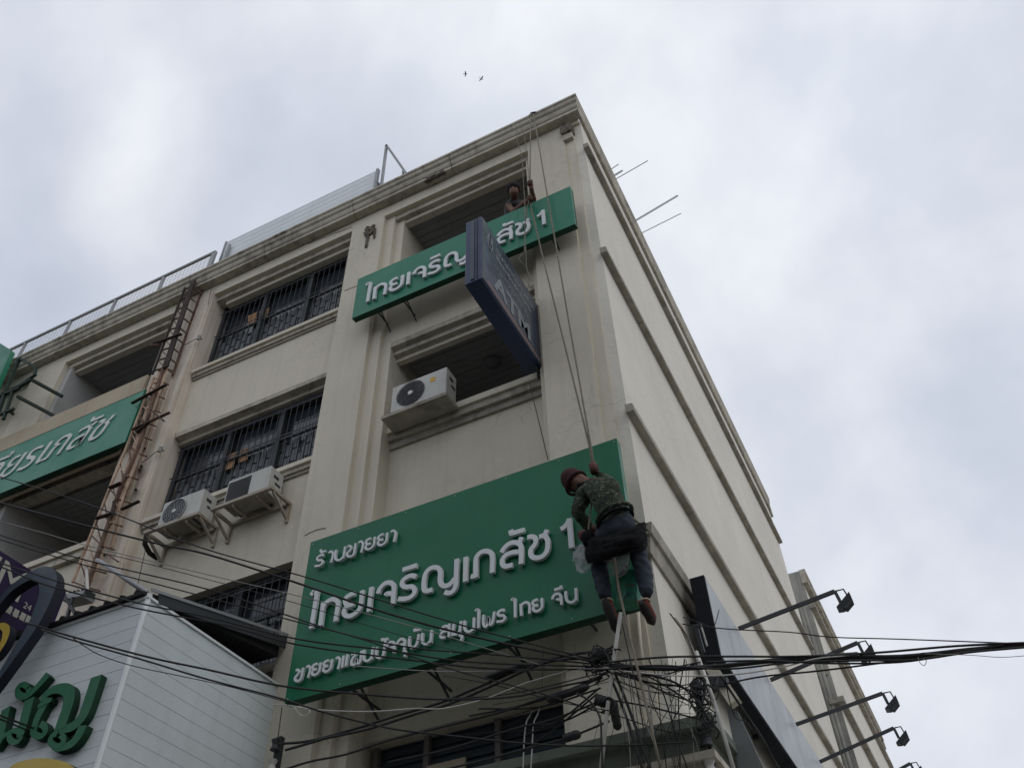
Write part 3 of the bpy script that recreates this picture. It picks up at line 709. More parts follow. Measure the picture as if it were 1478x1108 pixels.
while x < XC:
    rt.tube([(x, YC - .06, ZT + .03), (x, 6.95, ZT + .55)], .036, 6); x += .19
rt.build('tile_row', M['roofdark'], CN)['kind'] = 'stuff'
MB().prism([(YC - .06, ZT - .0), (YC - .06, ZT + .03), (6.95, ZT + .55), (6.95, ZT + .3)], 'x', -16, XC - .02).build('roof_deck', M['roofdark'], CN)
MB().bar((XC + .03, YC - .02, ZT + .05), (XC + .03, 7.1, ZT + .60), .012, .03).build('verge_flashing', M['galv'], CN)
MB().bar((XC + .015, YC + .1, ZT + .03), (XC + .015, 7.1, ZT + .50), .02, .12).build('verge_board', M['winframe'], CN)
# foam letters on the canopy front
YF = 4.95
ZC = (0, 930, 6.158)
def digc(pts, y=YF, z=ZC): return [(lambda v: (v.x, v.z))(at(z[0] + a / z[2], z[1] + b / z[2], 'y', y)) for a, b in pts]
def foam(name, strokes, wds, m0, m1, parent, y=YF, dep=.075, z=ZC):
    mb = MB()
    for j, (s_, w_) in enumerate(zip(strokes, wds)): ribbon(mb, digc(s_, y, z), w_, y + .002 * j, y + dep, 8)
    o = mb.build(name, m0, parent); two_tone(o, m1); return o
FG = M['cladgreen']; FE = M['cladgreen_side']
def ringp(cx, cy, r_, a0, a1, ry=None, n=12): return [(cx + math.cos(math.radians(a0 + (a1 - a0) * i / n)) * r_, cy + math.sin(math.radians(a0 + (a1 - a0) * i / n)) * (ry or r_)) for i in range(n + 1)]
foam('vowel_mark', [ringp(203, 402, 50, -20, 330), [(150, 410), (158, 442), (200, 460), (262, 435), (335, 362), (422, 262)]], [.055, [.05, .06, .065, .07, .075, .09]], FG, FE, CN)
foam('letter', [[(262, 478), (225, 620), (195, 740), (178, 810)], ringp(130, 810, 52, -10, 330), [(50, 560), (22, 680), (-20, 850), (-60, 900)], [(-10, 850), (40, 800), (85, 770)]], [[.11, .11, .10, .08], .052, .10, .05], FG, FE, CN)
foam('letter', [[(335, 545), (395, 515), (455, 485)], ringp(345, 755, 56, -80, 250), [(292, 770), (315, 680), (350, 600), (395, 520), (430, 490)],
                [(372, 500), (400, 440), (470, 395), (550, 385), (605, 420), (600, 520), (560, 640), (525, 745)],
                [(475, 765), (560, 745), (650, 710), (725, 630), (770, 520), (850, 275)]], [.045, .058, [.07, .08, .09, .09, .08], [.07, .08, .09, .11, .125, .125, .125], [.05, .08, .11, .12, .125]], FG, FE, CN)
foam('lower_tail', [ringp(505, 845, 60, -60, 270, 55), [(450, 870), (500, 912), (580, 900), (650, 860), (700, 790), (735, 715)]], [.052, [.04, .06, .07, .09, .10, .10]], FG, FE, CN)
foam('gold_ring', [[(60, 1180), (110, 1110), (230, 1072), (350, 1062), (470, 1075), (580, 1110), (640, 1180), (560, 1260), (350, 1290), (150, 1260), (60, 1180)]], [.10], M['gold'], M['slate_side'], CN)
# bank emblem of slate and gold strokes in front of the canopy, and the purple ATM panel behind it
BK = thing('bank_emblem', 'slate blue loop shaped emblem with a small gold ring beside the purple ATM panel', 'sign', (-8, 4.8, 6))
ZE = (-7, 760, 4.923)
foam('slate_loop', [[(-120, 690), (0, 560), (110, 440), (240, 350), (320, 330), (365, 360), (375, 430), (340, 540), (270, 690), (160, 860), (60, 1010), (-60, 1180)]], [[.12, .11, .10, .12, .16, .20, .22, .20, .17, .13, .09, .06]], M['slate'], M['slate_side'], BK, 4.8, .10, ZE)
foam('gold_loop', [[(-60, 735), (0, 712), (45, 702), (75, 725), (72, 780), (40, 850), (0, 905), (-40, 940)]], [[.05, .06, .07, .09, .09, .07, .05]], M['gold'], M['slate_side'], BK, 4.78, .08, ZE)
PP = thing('purple_atm_panel', 'dark purple projecting panel reading ATM 24 Hr with four pale pictograms', 'sign', (-8.2, 5, 6))
px_ = -8.2
tl = at(-40, 770, 'x', px_); tr = at(93, 852, 'x', px_)
box('panel', px_ - .12, px_, 4.1, 5.55, 5.75, 7.2, M['purple'], PP)
def onx(zx, zy): v = at(zx / 9.23, 780 + zy / 9.23, 'x', px_ + .004); return v
ml = onx(75, 715); mt = onx(150, 495); mr = onx(250, 830)
text('lettering', 'ATM', .5, M['dimwhite'], PP, (px_ + .003, mr.y + .02, mr.z), (0, 1, 0), (0, 0, 1), .003, 0, 0, 'RIGHT', width=.98)
t24 = onx(315, 850)
text('lettering', '24 Hr.', .1, M['dimwhite'], PP, (px_ + .003, t24.y, t24.z - .03), (0, 1, 0), (0, 0, 1), .002)
for k, (zx, zy) in enumerate(((125, 915), (215, 965), (305, 1010), (380, 1050))):
    v = onx(zx, zy); MB().box(px_, px_ + .003, v.y - .03, v.y + .03, v.z - .042, v.z + .042).build('pictogram', M['dimwhite'], PP)
MB().box(px_, px_ + .002, 4.2, 5.2, onx(200, 850).z - .09, onx(200, 850).z - .085).build('rule_line', M['dimwhite'], PP)
for y in (4.6, 5.3): MB().bar((px_ - .06, y, 5.9), (px_ - .06, y + .1, 6.3), .04).build('mounting_post', M['blackmetal'], PP)
MB().bar((px_ - .06, 5.55, 6.6), (px_ - .06, 7.1, 6.6), .05).bar((px_ - .06, 5.55, 6.1), (px_ - .06, 7.1, 6.6), .04).build('mounting_arm', M['blackmetal'], PP)
# ------------------------------------------------------------------ outdoor air conditioning units
def ac_unit(label, loc, fan='open', w_=.80, h=.54, dp=.30):
    t = thing('outdoor_ac_unit', label, 'air conditioner', (0, 0, 0), 'outdoor air conditioning units')
    box('casing', 0, w_, 0, dp, .03, h, M['ac'], t, .014)
    r_ = h * .41; cx = w_ * .36; cz = h * .52
    if fan == 'square':
        MB().box(.03, w_ * .56, -.006, 0, .06, h - .05).build('fan_grille', M['acgrille'], t)
        sl_ = MB()
        for i in range(16): z = .08 + i * (h - .14) / 16; sl_.box(.035, w_ * .555, -.011, -.006, z, z + .006)
        sl_.build('grille_wires', M['wire'], t)['kind'] = 'stuff'
    else:
        fr = MB(); n = 28
        fr.add([(cx + math.cos(2 * math.pi * i / n) * r_, -.004, cz + math.sin(2 * math.pi * i / n) * r_) for i in range(n)], [tuple(range(n))])
        fr.build('fan_recess', M['acgrille'], t)
        g_ = MB()
        for rr in [r_ * k / 6 for k in range(2, 7)]:
            g_.tube([(cx + math.cos(2 * math.pi * i / n) * rr, -.014, cz + math.sin(2 * math.pi * i / n) * rr) for i in range(n + 1)], .0035 if rr < r_ else .008, 4, False)
        for i in range(12):
            a = 2 * math.pi * i / 12; a2 = a + .35
            g_.tube([(cx + math.cos(a) * r_ * .25, -.016, cz + math.sin(a) * r_ * .25), (cx + math.cos(a2) * r_, -.012, cz + math.sin(a2) * r_)], .003, 4)
        g_.build('fan_guard', M['galv'] if fan == 'pale' else M['acgrille'], t)
        MB().tube([(cx, -.022, cz), (cx, -.006, cz)], r_ * .17, 14).build('fan_hub', M['achub'], t)
    box('side_handle', w_, w_ + .004, dp * .3, dp * .65, h * .68, h * .78, M['acgrille'], t)
    box('side_vent', w_, w_ + .003, dp * .45, dp * .85, h * .48, h * .56, M['acgrille'], t)
    for x in (.12, w_ - .12): box('foot', x - .03, x + .03, .0, dp, 0, .03, M['acgrille'], t)
    t.location = loc; return t
p = at(562, 600, 'y', 6.85)
a1_ = ac_unit('old white outdoor unit with dark round fan on the ledge of the middle opening', (-5.08, 7.0, 9.757), 'dark', .85, .52, .27)
box('amber_logo', .60, .68, -.004, 0, .33, .41, M['gold_logo']).parent = a1_
p2 = at(226.4, 759.7, 'y', 6.8); q2 = at(281.8, 743.9, 'y', 6.8)
a2_ = ac_unit('white outdoor unit with pale round fan guard, the lower left one on the rusty rack', (p2.x, 6.8, q2.z - .02), 'pale', .72, .48, .28)
p3_ = at(320.6, 731.5, 'y', 6.8); q3_ = at(377.8, 710.4, 'y', 6.8)
a3_ = ac_unit('white outdoor unit with square dark louvred fan panel, the right one on the rusty rack', (p3_.x, 6.8, (p3_.z + q3_.z) / 2 - .02), 'square', .72, .46, .28)
# steel rack under the two units
def rack(label, x0, x1, z):
    t = thing('unit_rack', label, 'rack', ((x0 + x1) / 2, 6.8, z), 'steel wall racks under the outdoor units')
    y0, y1 = 6.74, 7.12
    MB().bar((x0, y0, z), (x1, y0, z), .045).build('front_rail', M['rack'], t)
    MB().bar((x0, y1, z), (x1, y1, z), .045).build('back_rail', M['rack'], t)
    for x in (x0 + .02, x1 - .02):
        MB().bar((x, y0 + .024, z), (x, y1 - .024, z), .04).build('arm', M['rack'], t)
        MB().bar((x, y0 + .04, z - .03), (x, 7.14, z - .26), .03).build('brace', M['rack'], t)
        MB().bar((x, 7.13, z - .3), (x, 7.13, z - .03), .04).build('wall_post', M['rack'], t)
    for i in range(2):
        xx = x0 + (x1 - x0) * (.3 + .4 * i); MB().bar((xx, y0 + .024, z - .002), (xx, y1 - .024, z - .002), .03).build('cross_bar', M['rack'], t)
    MB().box(x0 + .15, x1 - .2, y0 + .06, y1 - .1, z + .022, z + .028).build('tray', M['ledge'], t)
    return t
rack('rusty steel wall rack carrying the unit with the round fan guard', p2.x - .12, p2.x + .82, q2.z - .045)
rack('rusty steel wall rack carrying the unit with the louvred panel', p3_.x - .12, p3_.x + .88, (p3_.z + q3_.z) / 2 - .045)
hs = thing('insulated_pipe', 'black insulated refrigerant hose drooping below the left end of the rack', 'hose', (-8.3, 6.9, 8.2))
MB().tube([at(x, y, 'y', v) for x, y, v in ((222, 762, 6.95), (211, 772, 6.85), (209, 785, 6.9), (216, 798, 7.0), (228, 806, 7.12))], .035, 8).build('hose', M['cable'], hs, True)

# cardboard in the windows
for lab, pts, y in (('brown cardboard sheet behind the bars of the top window, lower left of the pair', [(358, 456), (372, 450), (369, 466), (358, 471)], 7.36),
                    ('brown cardboard sheet behind the bars of the top window, upper right of the pair', [(375, 449), (389, 444), (386, 456), (374, 462)], 7.355),
                    ('brown cardboard sheet behind the bars of the middle window, lower left of the pair', [(329, 657), (343, 651), (337, 674), (325, 679)], 7.385),
                    ('brown cardboard sheet behind the bars of the middle window, upper right of the pair', [(347, 650), (361, 645), (357, 663), (344, 668)], 7.38)):
    q = [at(a, b, 'y', y) for a, b in pts]
    o = MB().prism([(v.x, v.z) for v in q], 'y', y - .004, y).build('cardboard_sheet', M['card'])
    tag(o, lab, 'cardboard', 'cardboard sheets in the windows')

# ------------------------------------------------------------------ roof: sheet hoarding, mesh railing, frame, rods
HD = thing('sheet_hoarding', 'grey ribbed metal sheet hoarding standing on the parapet', 'hoarding', (-7.6, 7.1, 15.42))
zt_ = at(437, 290, 'y', 7.05).z
hl = at(327, 353, 'y', 7.05); hr = at(547, 242, 'y', 7.05)
zt0 = (hl.z + hr.z) / 2; n = 8; zz0 = 15.35
for i in range(n):
    z0 = zz0 + (zt0 - zz0) * i / n; z1 = zz0 + (zt0 - zz0) * (i + 1) / n
    MB().prism([(7.05, z0), (7.05, z1 - .03), (7.045, z1 - .012), (7.045, z1 - .0005), (7.05, z1), (7.07, z1), (7.07, z0)], 'x', hl.x, hr.x - .04).build('ribbed_sheet', M['sheet'], HD)
box('end_post', hr.x - .04, hr.x + .01, 7.02, 7.09, 15.35, zt0 + .02, M['galv'], HD)
box('end_post', hl.x - .03, hl.x, 7.02, 7.09, 15.35, zt0 + .01, M['galv'], HD)
MB().bar((hr.x, 7.08, 16.25), (hr.x + .1, 7.7, 15.4), .05).build('brace', M['galv'], HD)
MB().bar((hr.x, 7.08, 15.7), (hr.x + .5, 7.45, 15.6), .05).build('brace', M['galv'], HD)
FR = thing('roof_frame', 'thin angled steel frame rising behind the right end of the hoarding', 'frame', (-5.7, 7.1, 15.4))
ap = at(558, 210, 'y', 7.1); f1 = at(551, 270, 'y', 7.1); f2 = at(588, 253, 'y', 7.1); f2b = at(582, 246, 'y', 7.1); f3 = at(581, 258, 'y', 7.1)
MB().bar(ap, Vector((f1.x, 7.1, 15.35)), .045).build('upright', M['galv'], FR)
MB().bar(ap, f2 + (f2 - ap) * .1, .045).build('brace', M['galv'], FR)
MB().bar(f2b, Vector((f3.x, 7.1, 15.4)), .03).build('stub', M['galv'], FR)
RL = thing('parapet_railing', 'grey wire mesh railing along the parapet left of the hoarding', 'railing', (-12.5, 6.95, 15.42))
xs = [at(a, b, 'y', 6.93).x for a, b in ((309, 364), (240, 393), (172, 424), (105, 459), (42, 487))]
xs += [xs[-1] - 1.3 * k for k in range(1, 5)]
zr = 16.24
for x in xs: MB().bar((x, 6.93, 15.38), (x, 6.93, zr), .05).build('post', M['galv'], RL)
MB().bar((xs[0] + .05, 6.93, zr), (xs[-1], 6.93, zr), .05).build('top_rail', M['galv'], RL)
for a, b in zip(xs[:-1], xs[1:]):
    mb = MB()
    for i in range(13):
        z = 15.42 + (zr - 15.46) * i / 13; mb.bar((a - .02, 6.945, z), (b + .02, 6.945, z), .005)
    for i in range(1, 12):
        x = a + (b - a) * i / 12; mb.bar((x, 6.953, 15.4), (x, 6.953, zr - .03), .0025)
    mb.build('mesh_infill', M['wire'], RL)
MB().bar((xs[0] + .05, 6.93, 15.4), (xs[0] + .05, 6.93, zr), .05).bar((xs[0] + .3, 7.0, 15.4), (xs[0] + .3, 7.0, 16.4), .05).build('end_post', M['galv'], RL)

for lab, a, b, yy in (('short thin rod sticking up over the side cornice, nearest the corner', (884, 243), (893, 237), 8.8), ('long thin rod reaching up right over the side cornice above the looped pair', (888, 259), (935, 232), 9.1),
                  ('looped pair of thin rods on the parapet close to the corner', (887, 254), (897, 248), 9.0), ('thin looped reinforcing rod, the longest pair over the side cornice', (916, 320), (977, 284), 10.4),
                  ('single thin rod below the longest looped pair', (925, 337), (983, 308), 10.8)):
    p0 = at(*a, 'y', yy); p1 = at(*b, 'y', yy)
    d_ = (p1 - p0).normalized(); mb = MB()
    st = p0 - d_ * .25
    if 'loop' in lab and 'long thin rod' not in lab and 'single' not in lab:
        u = Vector((0, 0, 1)) * .018 * 2
        mb.tube([st, p1, p1 + d_ * .03 + u * .5, p1 + u, st + u], .008, 5)
    else: mb.tube([st, p1], .008, 5)
    tag(mb.build('reinforcing_rod', M['wire']), lab, 'rod', 'thin rods projecting over the side parapet')

# ------------------------------------------------------------------ rusty lattice frame on the pilaster
TR = thing('rusty_lattice', 'rusty steel lattice sign frame climbing the stained pilaster', 'steel frame', (-9.9, 6.8, 8.2))
def tp(px, py, y=6.8): return at(px, py, 'y', y)
path_l = [(283, 408), (262, 450), (241, 480), (232, 520), (213, 560), (190, 640), (160, 705), (135, 765), (112, 820)]
def at_h(path, t):
    n_ = len(path) - 1; s_ = t * n_; i_ = min(int(s_), n_ - 1); f_ = s_ - i_
    return tuple(path[i_][k] + (path[i_ + 1][k] - path[i_][k]) * f_ for k in (0, 1))
def chord(pts, y, wd, m_, nm): return MB().tube([tp(a, b, y) for a, b in pts], wd, 4).build(nm, m_, TR)
chord([(267, 415), (245, 473), (220, 540)], 6.80, .022, M['rustdark'], 'upper_chord')
MB().bar(tp(279, 406, 6.78), tp(258, 470, 6.78), .12, .03).bar(tp(258, 470, 6.78), tp(239, 530, 6.78), .12, .03).build('upper_plate', M['rustdark'], TR)
chord([(292, 418), (272, 474), (249, 542)], 6.97, .022, M['rust'], 'inner_chord')
chord([(259, 440), (238, 490), (221, 535)], 6.97, .018, M['pvc'], 'conduit')
chord([(240, 520), (222, 575), (200, 645), (172, 710), (150, 775), (125, 850)], 6.80, .034, M['rust'], 'main_chord')
MB().bar(tp(237, 530, 6.83), tp(213, 600, 6.83), .19, .02).bar(tp(213, 600, 6.83), tp(165, 740, 6.83), .19, .02).bar(tp(165, 740, 6.83), tp(128, 840, 6.83), .16, .02).build('face_plate', M['rustlight'], TR)
chord([(222, 545), (204, 590), (185, 640), (152, 720), (128, 780), (105, 840)], 6.80, .024, M['rustlight'], 'outer_chord')
chord([(236, 560), (208, 650), (180, 720), (160, 790)], 6.95, .018, M['rustlight'], 'back_chord')
for i in range(13):
    a = tp(*at_h([(228, 535), (185, 640), (107, 840)], i / 12)); b = tp(*at_h([(238, 525), (200, 645), (127, 848)], min(1, i / 12 + .02)))
    MB().bar(a, b, .018).build('rung', M['rustlight'] if i % 2 else M['rust'], TR)
    MB().bar(b, Vector((b.x + .06, 6.96, b.z + .02)), .018).build('strut', M['rust'], TR)
for i in range(9):
    a = tp(*at_h([(267, 417), (222, 535)], i / 8)); b = tp(*at_h([(277, 414), (238, 530)], i / 8)); MB().bar(a, b, .022).build('rung', M['rustdark'], TR)
    c_ = tp(*at_h([(291, 424), (251, 540)], i / 8), 6.95)
    MB().bar(b, c_, .022).build('strut', M['rust'], TR)
    if i < 8: MB().bar(a, tp(*at_h([(277, 414), (238, 530)], (i + 1) / 8)), .014).build('diagonal', M['rustdark'], TR)
for i in range(14):
    a = tp(*at_h([(222, 545), (185, 640), (105, 840)], i / 14)); b = tp(*at_h([(238, 530), (200, 645), (127, 845)], (i + 1) / 14)); MB().bar(a, b, .014).build('diagonal', M['rust'] if i % 3 else M['rustlight'], TR)
for a, b, wd in (((222, 496), (262, 482), .05), ((190, 582), (240, 555), .05), ((197, 625), (214, 610), .06), ((190, 620), (245, 595), .045), ((218, 592), (236, 607), .05), ((158, 704), (175, 697), .07),
                 ((175, 735), (201, 723), .05), ((138, 748), (165, 740), .06), ((216, 500), (228, 497), .04), ((165, 722), (162, 745), .05), ((170, 810), (155, 800), .04)):
    MB().bar(tp(*a, 6.76), tp(*b, 6.76), wd, .02).build('angle_bracket', M['rustdark'] if wd > .045 else M['rust'], TR)
for (x, y) in ((209, 647), (204, 672), (201, 678), (196, 706), (172, 704), (150, 800), (180, 716)):
    MB().tube([tp(x, y, 6.86), tp(x, y, 7.0)], .022, 6).build('bolt', M['rustdark'], TR)

# wall insulators holding a wire
for lab, (x, y), (x2, y2_) in (('porcelain insulator and bracket high on the stained pilaster, by the top window', (287, 487), (262, 500)), ('porcelain insulator and bracket on the stained pilaster beside the middle window', (231, 648), (204, 668)), ('pipe bracket under the cornice above the stained pilaster', (308, 403), (300, 440))):
    c_ = at(x, y, 'y', 6.93); t = thing('insulator', lab, 'insulator', c_, 'small wall brackets on the pilaster')
    for k in range(3): MB().tube([c_ + Vector((0, 0, -.05 + .04 * k)), c_ + Vector((0, 0, -.03 + .04 * k))], .032, 8).build('disc', M['pvc'], t)
    MB().bar(c_ + Vector((0, 0, .02)), c_ + Vector((0, .075, .02)), .025).build('arm', M['galv'], t)
    MB().tube([c_, at(x2, y2_, 'y', 6.9)], .007, 5).build('tail_wire', M['wire'], t)

# green steel frame and sign end at far left
GF = thing('green_sign_frame', 'green painted steel sign frame with a green sign at the far left edge', 'sign', (-14, 6.5, 13.5))
def gp(x, y, yy=6.5): return at(x, y, 'y', yy)
MB().prism([(v.x, v.z) for v in (gp(-60, 480), gp(3, 498), gp(22, 510), gp(0, 562), gp(-60, 600))], 'y', 6.4, 6.5).build('sign_panel', M['green2'], GF)
for a, b, wd in (((28, 517), (52, 530), .05), ((52, 530), (50, 540), .05), ((52, 540), (15, 565), .05), ((28, 517), (10, 560), .06), ((10, 560), (-8, 610), .06), ((15, 565), (45, 548), .05), ((-8, 575), (28, 560), .06), ((20, 560), (5, 605), .05), ((-5, 600), (20, 590), .05)):
    MB().bar(gp(*a, 6.55), gp(*b, 6.55), wd).build('frame_bar', M['greensteel'], GF)
for a, b in (((42, 546), (90, 572)), ((25, 572), (78, 600)), ((10, 590), (20, 598))):
    p_ = gp(*a, 6.6); q = gp(*b, 7.05); MB().bar(p_, q, .05).build('tie_bar', M['greensteel'], GF)

# ------------------------------------------------------------------ billboard on the side wall and its floodlights
BB = thing('side_billboard', 'long white billboard box with dark frame mounted along the side wall', 'billboard', (-1.7, 9.5, 5.8))
xo = -1.6; xi = -1.757; zt_b = 6.70; zb_b = 5.78
MB().box(xi, xo - .004, 7.9, 17.0, zb_b, zt_b).build('box_frame', M['billedge'], BB)
for i in range(4):
    a = 7.93 + i * 2.27; box('face_sheet', xo - .004, xo, a, a + 2.262, zb_b + .03, zt_b - .015, M['billboard'], BB)
for y in (8.2, 10.2, 12.2, 14.2): MB().bar((-1.9, y, 6.4), (xi, y, 6.4), .05).bar((-1.9, y, 5.95), (xi, y, 5.95), .05).build('standoff', M['blackmetal'], BB)
fl = [((1066, 907), (1205, 853), (1212, 860)), ((1112, 981), (1238, 927), (1245, 936)), ((1149, 1045), (1274, 1000), (1282, 1015)), ((1183, 1099), (1290, 1050), (1298, 1060)), ((1225, 1150), (1314, 1101), (1322, 1110))]
names = ['topmost', 'second one, behind the cables', 'third from the top', 'fourth from the top', 'lowest, at the photo edge']
proto = None
def flood(k, b_, e_):
    s = at(*b_, 'x', xo + .02); q = at(*e_, 'y', s.y)
    t = thing('arm_floodlight', 'black floodlight on a long arm over the billboard, ' + names[k], 'floodlight', s, 'floodlights on arms over the side billboard')
    MB().bar(s, q, .032, .04).build('arm', M['blackmetal'], t)
    MB().bar(q, q + Vector((.02, 0, -.14)), .035).build('arm_drop', M['blackmetal'], t)
    c_ = q + Vector((.07, .0, -.17))
    # head: tapered body, finned back, glass towards the billboard
    ca, sa = math.cos(math.radians(-52)), math.sin(math.radians(-52))
    def rt(x, y, z): return c_ + Vector((x * ca - z * sa, y, x * sa + z * ca))
    hd = MB(); W1, H1_, D = .07, .11, .025
    vs = [rt(-D, -W1, -H1_), rt(-D, W1, -H1_), rt(-D, W1, H1_), rt(-D, -W1, H1_), rt(D, -W1 * .72, -H1_ * .7), rt(D, W1 * .72, -H1_ * .7), rt(D, W1 * .72, H1_ * .7), rt(D, -W1 * .72, H1_ * .7)]
    hd.add(vs, BOXF); o = hd.build('lamp_head', M['blackmetal'], t)
    MB().add([rt(-D - .003, -W1 * .85, -H1_ * .85), rt(-D - .003, W1 * .85, -H1_ * .85), rt(-D - .003, W1 * .85, H1_ * .85), rt(-D - .003, -W1 * .85, H1_ * .85)], [(0, 1, 2, 3)]).build('lamp_glass', M['lampglass'], t)
    fn = MB()
    for i in range(6): yy = -W1 * .6 + i * W1 * .24; fn.add([rt(D, yy - .004, -H1_ * .6), rt(D, yy + .004, -H1_ * .6), rt(D, yy + .004, H1_ * .6), rt(D, yy - .004, H1_ * .6), rt(D + .03, yy - .004, -H1_ * .5), rt(D + .03, yy + .004, -H1_ * .5), rt(D + .03, yy + .004, H1_ * .5), rt(D + .03, yy - .004, H1_ * .5)], BOXF)
    fn.build('cooling_fins', M['blackmetal'], t)
    MB().tube([q, q + Vector((.09, 0, .0)), rt(D, 0, .05)], .009, 5).build('lead', M['cable'], t)
for k, (a, b, c_) in enumerate(fl): flood(k, a, b)

# ------------------------------------------------------------------ birds
def bird(label, px, py, yy, m_, s, ang):
    c_ = at(px, py, 'y', yy); ca, sa = math.cos(ang), math.sin(ang)
    def r3(x, y, z): return c_ + Vector((x * ca - y * sa, x * sa + y * ca, z)) * 1
    t = thing('bird', label, 'bird', c_, 'birds flying above the building')
    body = MB().tube([r3(-.16 * s, 0, 0), r3(-.1 * s, 0, .0), r3(0, 0, 0), r3(.1 * s, 0, .01), r3(.15 * s, 0, .02), r3(.19 * s, 0, .02)], [.012 * s, .03 * s, .05 * s, .04 * s, .025 * s, .004 * s], 7).build('body', m_, t, True)
    for sg in (-1, 1):
        MB().add([r3(.06 * s, sg * .03 * s, .01), r3(-.06 * s, sg * .03 * s, .01), r3(-.08 * s, sg * .16 * s, .06 * s), r3(.05 * s, sg * .16 * s, .08 * s), r3(-.08 * s, sg * .32 * s, .0), r3(-.02 * s, sg * .3 * s, .01)], [(0, 1, 2, 3), (3, 2, 4, 5)]).build('wing', m_, t)
    MB().add([r3(-.14 * s, -.02 * s, 0), r3(-.14 * s, .02 * s, 0), r3(-.25 * s, .05 * s, 0), r3(-.25 * s, -.05 * s, 0)], [(0, 1, 2, 3)]).build('tail', m_, t)
bird('dark bird in flight, the left one of two above the roof', 672, 107, 22, M['bird'], .6, .5)
bird('pale bird in flight, the right one of two above the roof', 695, 114, 22, M['birdpale'], .65, 1.1)
# ------------------------------------------------------------------ ropes
def line3(pts, ya, yb, k=5, sm=True):
    """points of the photograph surveyed on a depth running from ya (first) to yb (last)"""
    L_ = [0]
    for a, b in zip(pts[:-1], pts[1:]): L_.append(L_[-1] + math.hypot(a[0] - b[0], a[1] - b[1]))
    q = [at(x, y, 'y', ya + (yb - ya) * s_ / L_[-1]) for (x, y), s_ in zip(pts, L_)]
    return smooth_line(q, k) if sm and len(q) > 2 else q
def cable(name, pts, ya, yb, r_, m_, label=None, cat=None, group=None, sm=True, n=5):
    o = MB().tube(line3(pts, ya, yb, 5, sm), r_, n).build(name, m_, None, True)
    if label: tag(o, label, cat or name, group)
    return o
cable('rope', [(766, 163), (765, 264), (764, 288), (784, 374), (815, 498), (851, 645), (857, 682)], 6.72, 6.28, .011, M['rope'], 'thick grey climbing rope from the cornice through the upper man hands to the climbing worker', 'rope', sm=False)
cable('rope', [(770, 165), (787, 265), (805, 370), (822, 470), (853, 645), (858, 680)], 6.72, 6.28, .011, M['rope'], 'thick grey climbing rope running free to the right of the other one', 'rope', sm=False)
cable('rope', [(764, 288), (760, 305), (757, 340), (757, 368)], 6.55, 6.5, .006, M['rope'], 'thin rope end hanging over the upper green sign', 'rope')
cable('thin_line', [(745, 180), (746, 200), (753, 225), (755, 255), (757, 285), (759, 318)], 6.7, 6.5, .006, M['rope'], 'thin pale line hanging from the cornice left of the climbing ropes', 'rope')
cable('thin_line', [(750, 178), (757, 200), (762, 240), (764, 262)], 6.7, 6.55, .006, M['rope'], 'second thin pale line knotted under the cornice', 'rope')
cable('bent_wire', [(759, 356), (758, 362), (748, 374), (759, 384), (762, 395), (766, 405), (763, 413), (761, 418)], 6.5, 6.4, .005, M['rope'], 'bent thin wire dangling above the navy lightbox', 'wire', sm=False)
cable('bent_wire', [(757, 300), (759, 356), (760, 385), (765, 400), (762, 408), (770, 418)], 6.5, 6.4, .004, M['rope'], 'twisted thin wire pair end beside the navy lightbox', 'wire')
cable('thin_line', [(764, 552), (772, 585), (783, 630), (791, 663)], 7.0, 6.68, .006, M['cable'], 'thin dark wire from the lightbox foot down to the large green sign', 'wire')
cable('rope', [(887, 805), (893, 850), (908, 915), (925, 985), (940, 1050), (955, 1115)], 6.2, 6.1, .011, M['rope'], 'grey rope hanging below the climbing worker', 'rope', sm=False)
cable('rope_knot', [(764, 167), (768, 163), (773, 162)], 6.73, 6.73, .013, M['cable'], 'dark rope knot on the cornice edge above the ropes', 'rope')
cable('white_pole', [(896, 884), (886, 950), (877, 1020), (867, 1112)], 6.25, 6.2, .017, M['pvc'], 'long white pole leaning below the worker left foot', 'pole', sm=False, n=8)
cable('white_pole', [(1005, 940), (1030, 1010), (1060, 1112)], 6.4, 6.2, .014, M['pvc'], 'white pole slanting down right of the corner pier', 'pole', sm=False, n=8)
cable('conduit', [(920, 880), (924, 930), (931, 985)], 6.97, 6.97, .02, M['wall'], 'painted conduit running down the corner pier', 'conduit', sm=False, n=8)
cable('conduit', [(974, 892), (984, 905), (1000, 940), (1012, 975)], 7.0, 6.9, .016, M['rack'], 'thin pale conduit slanting over the corner of the pier', 'conduit', sm=False, n=8)

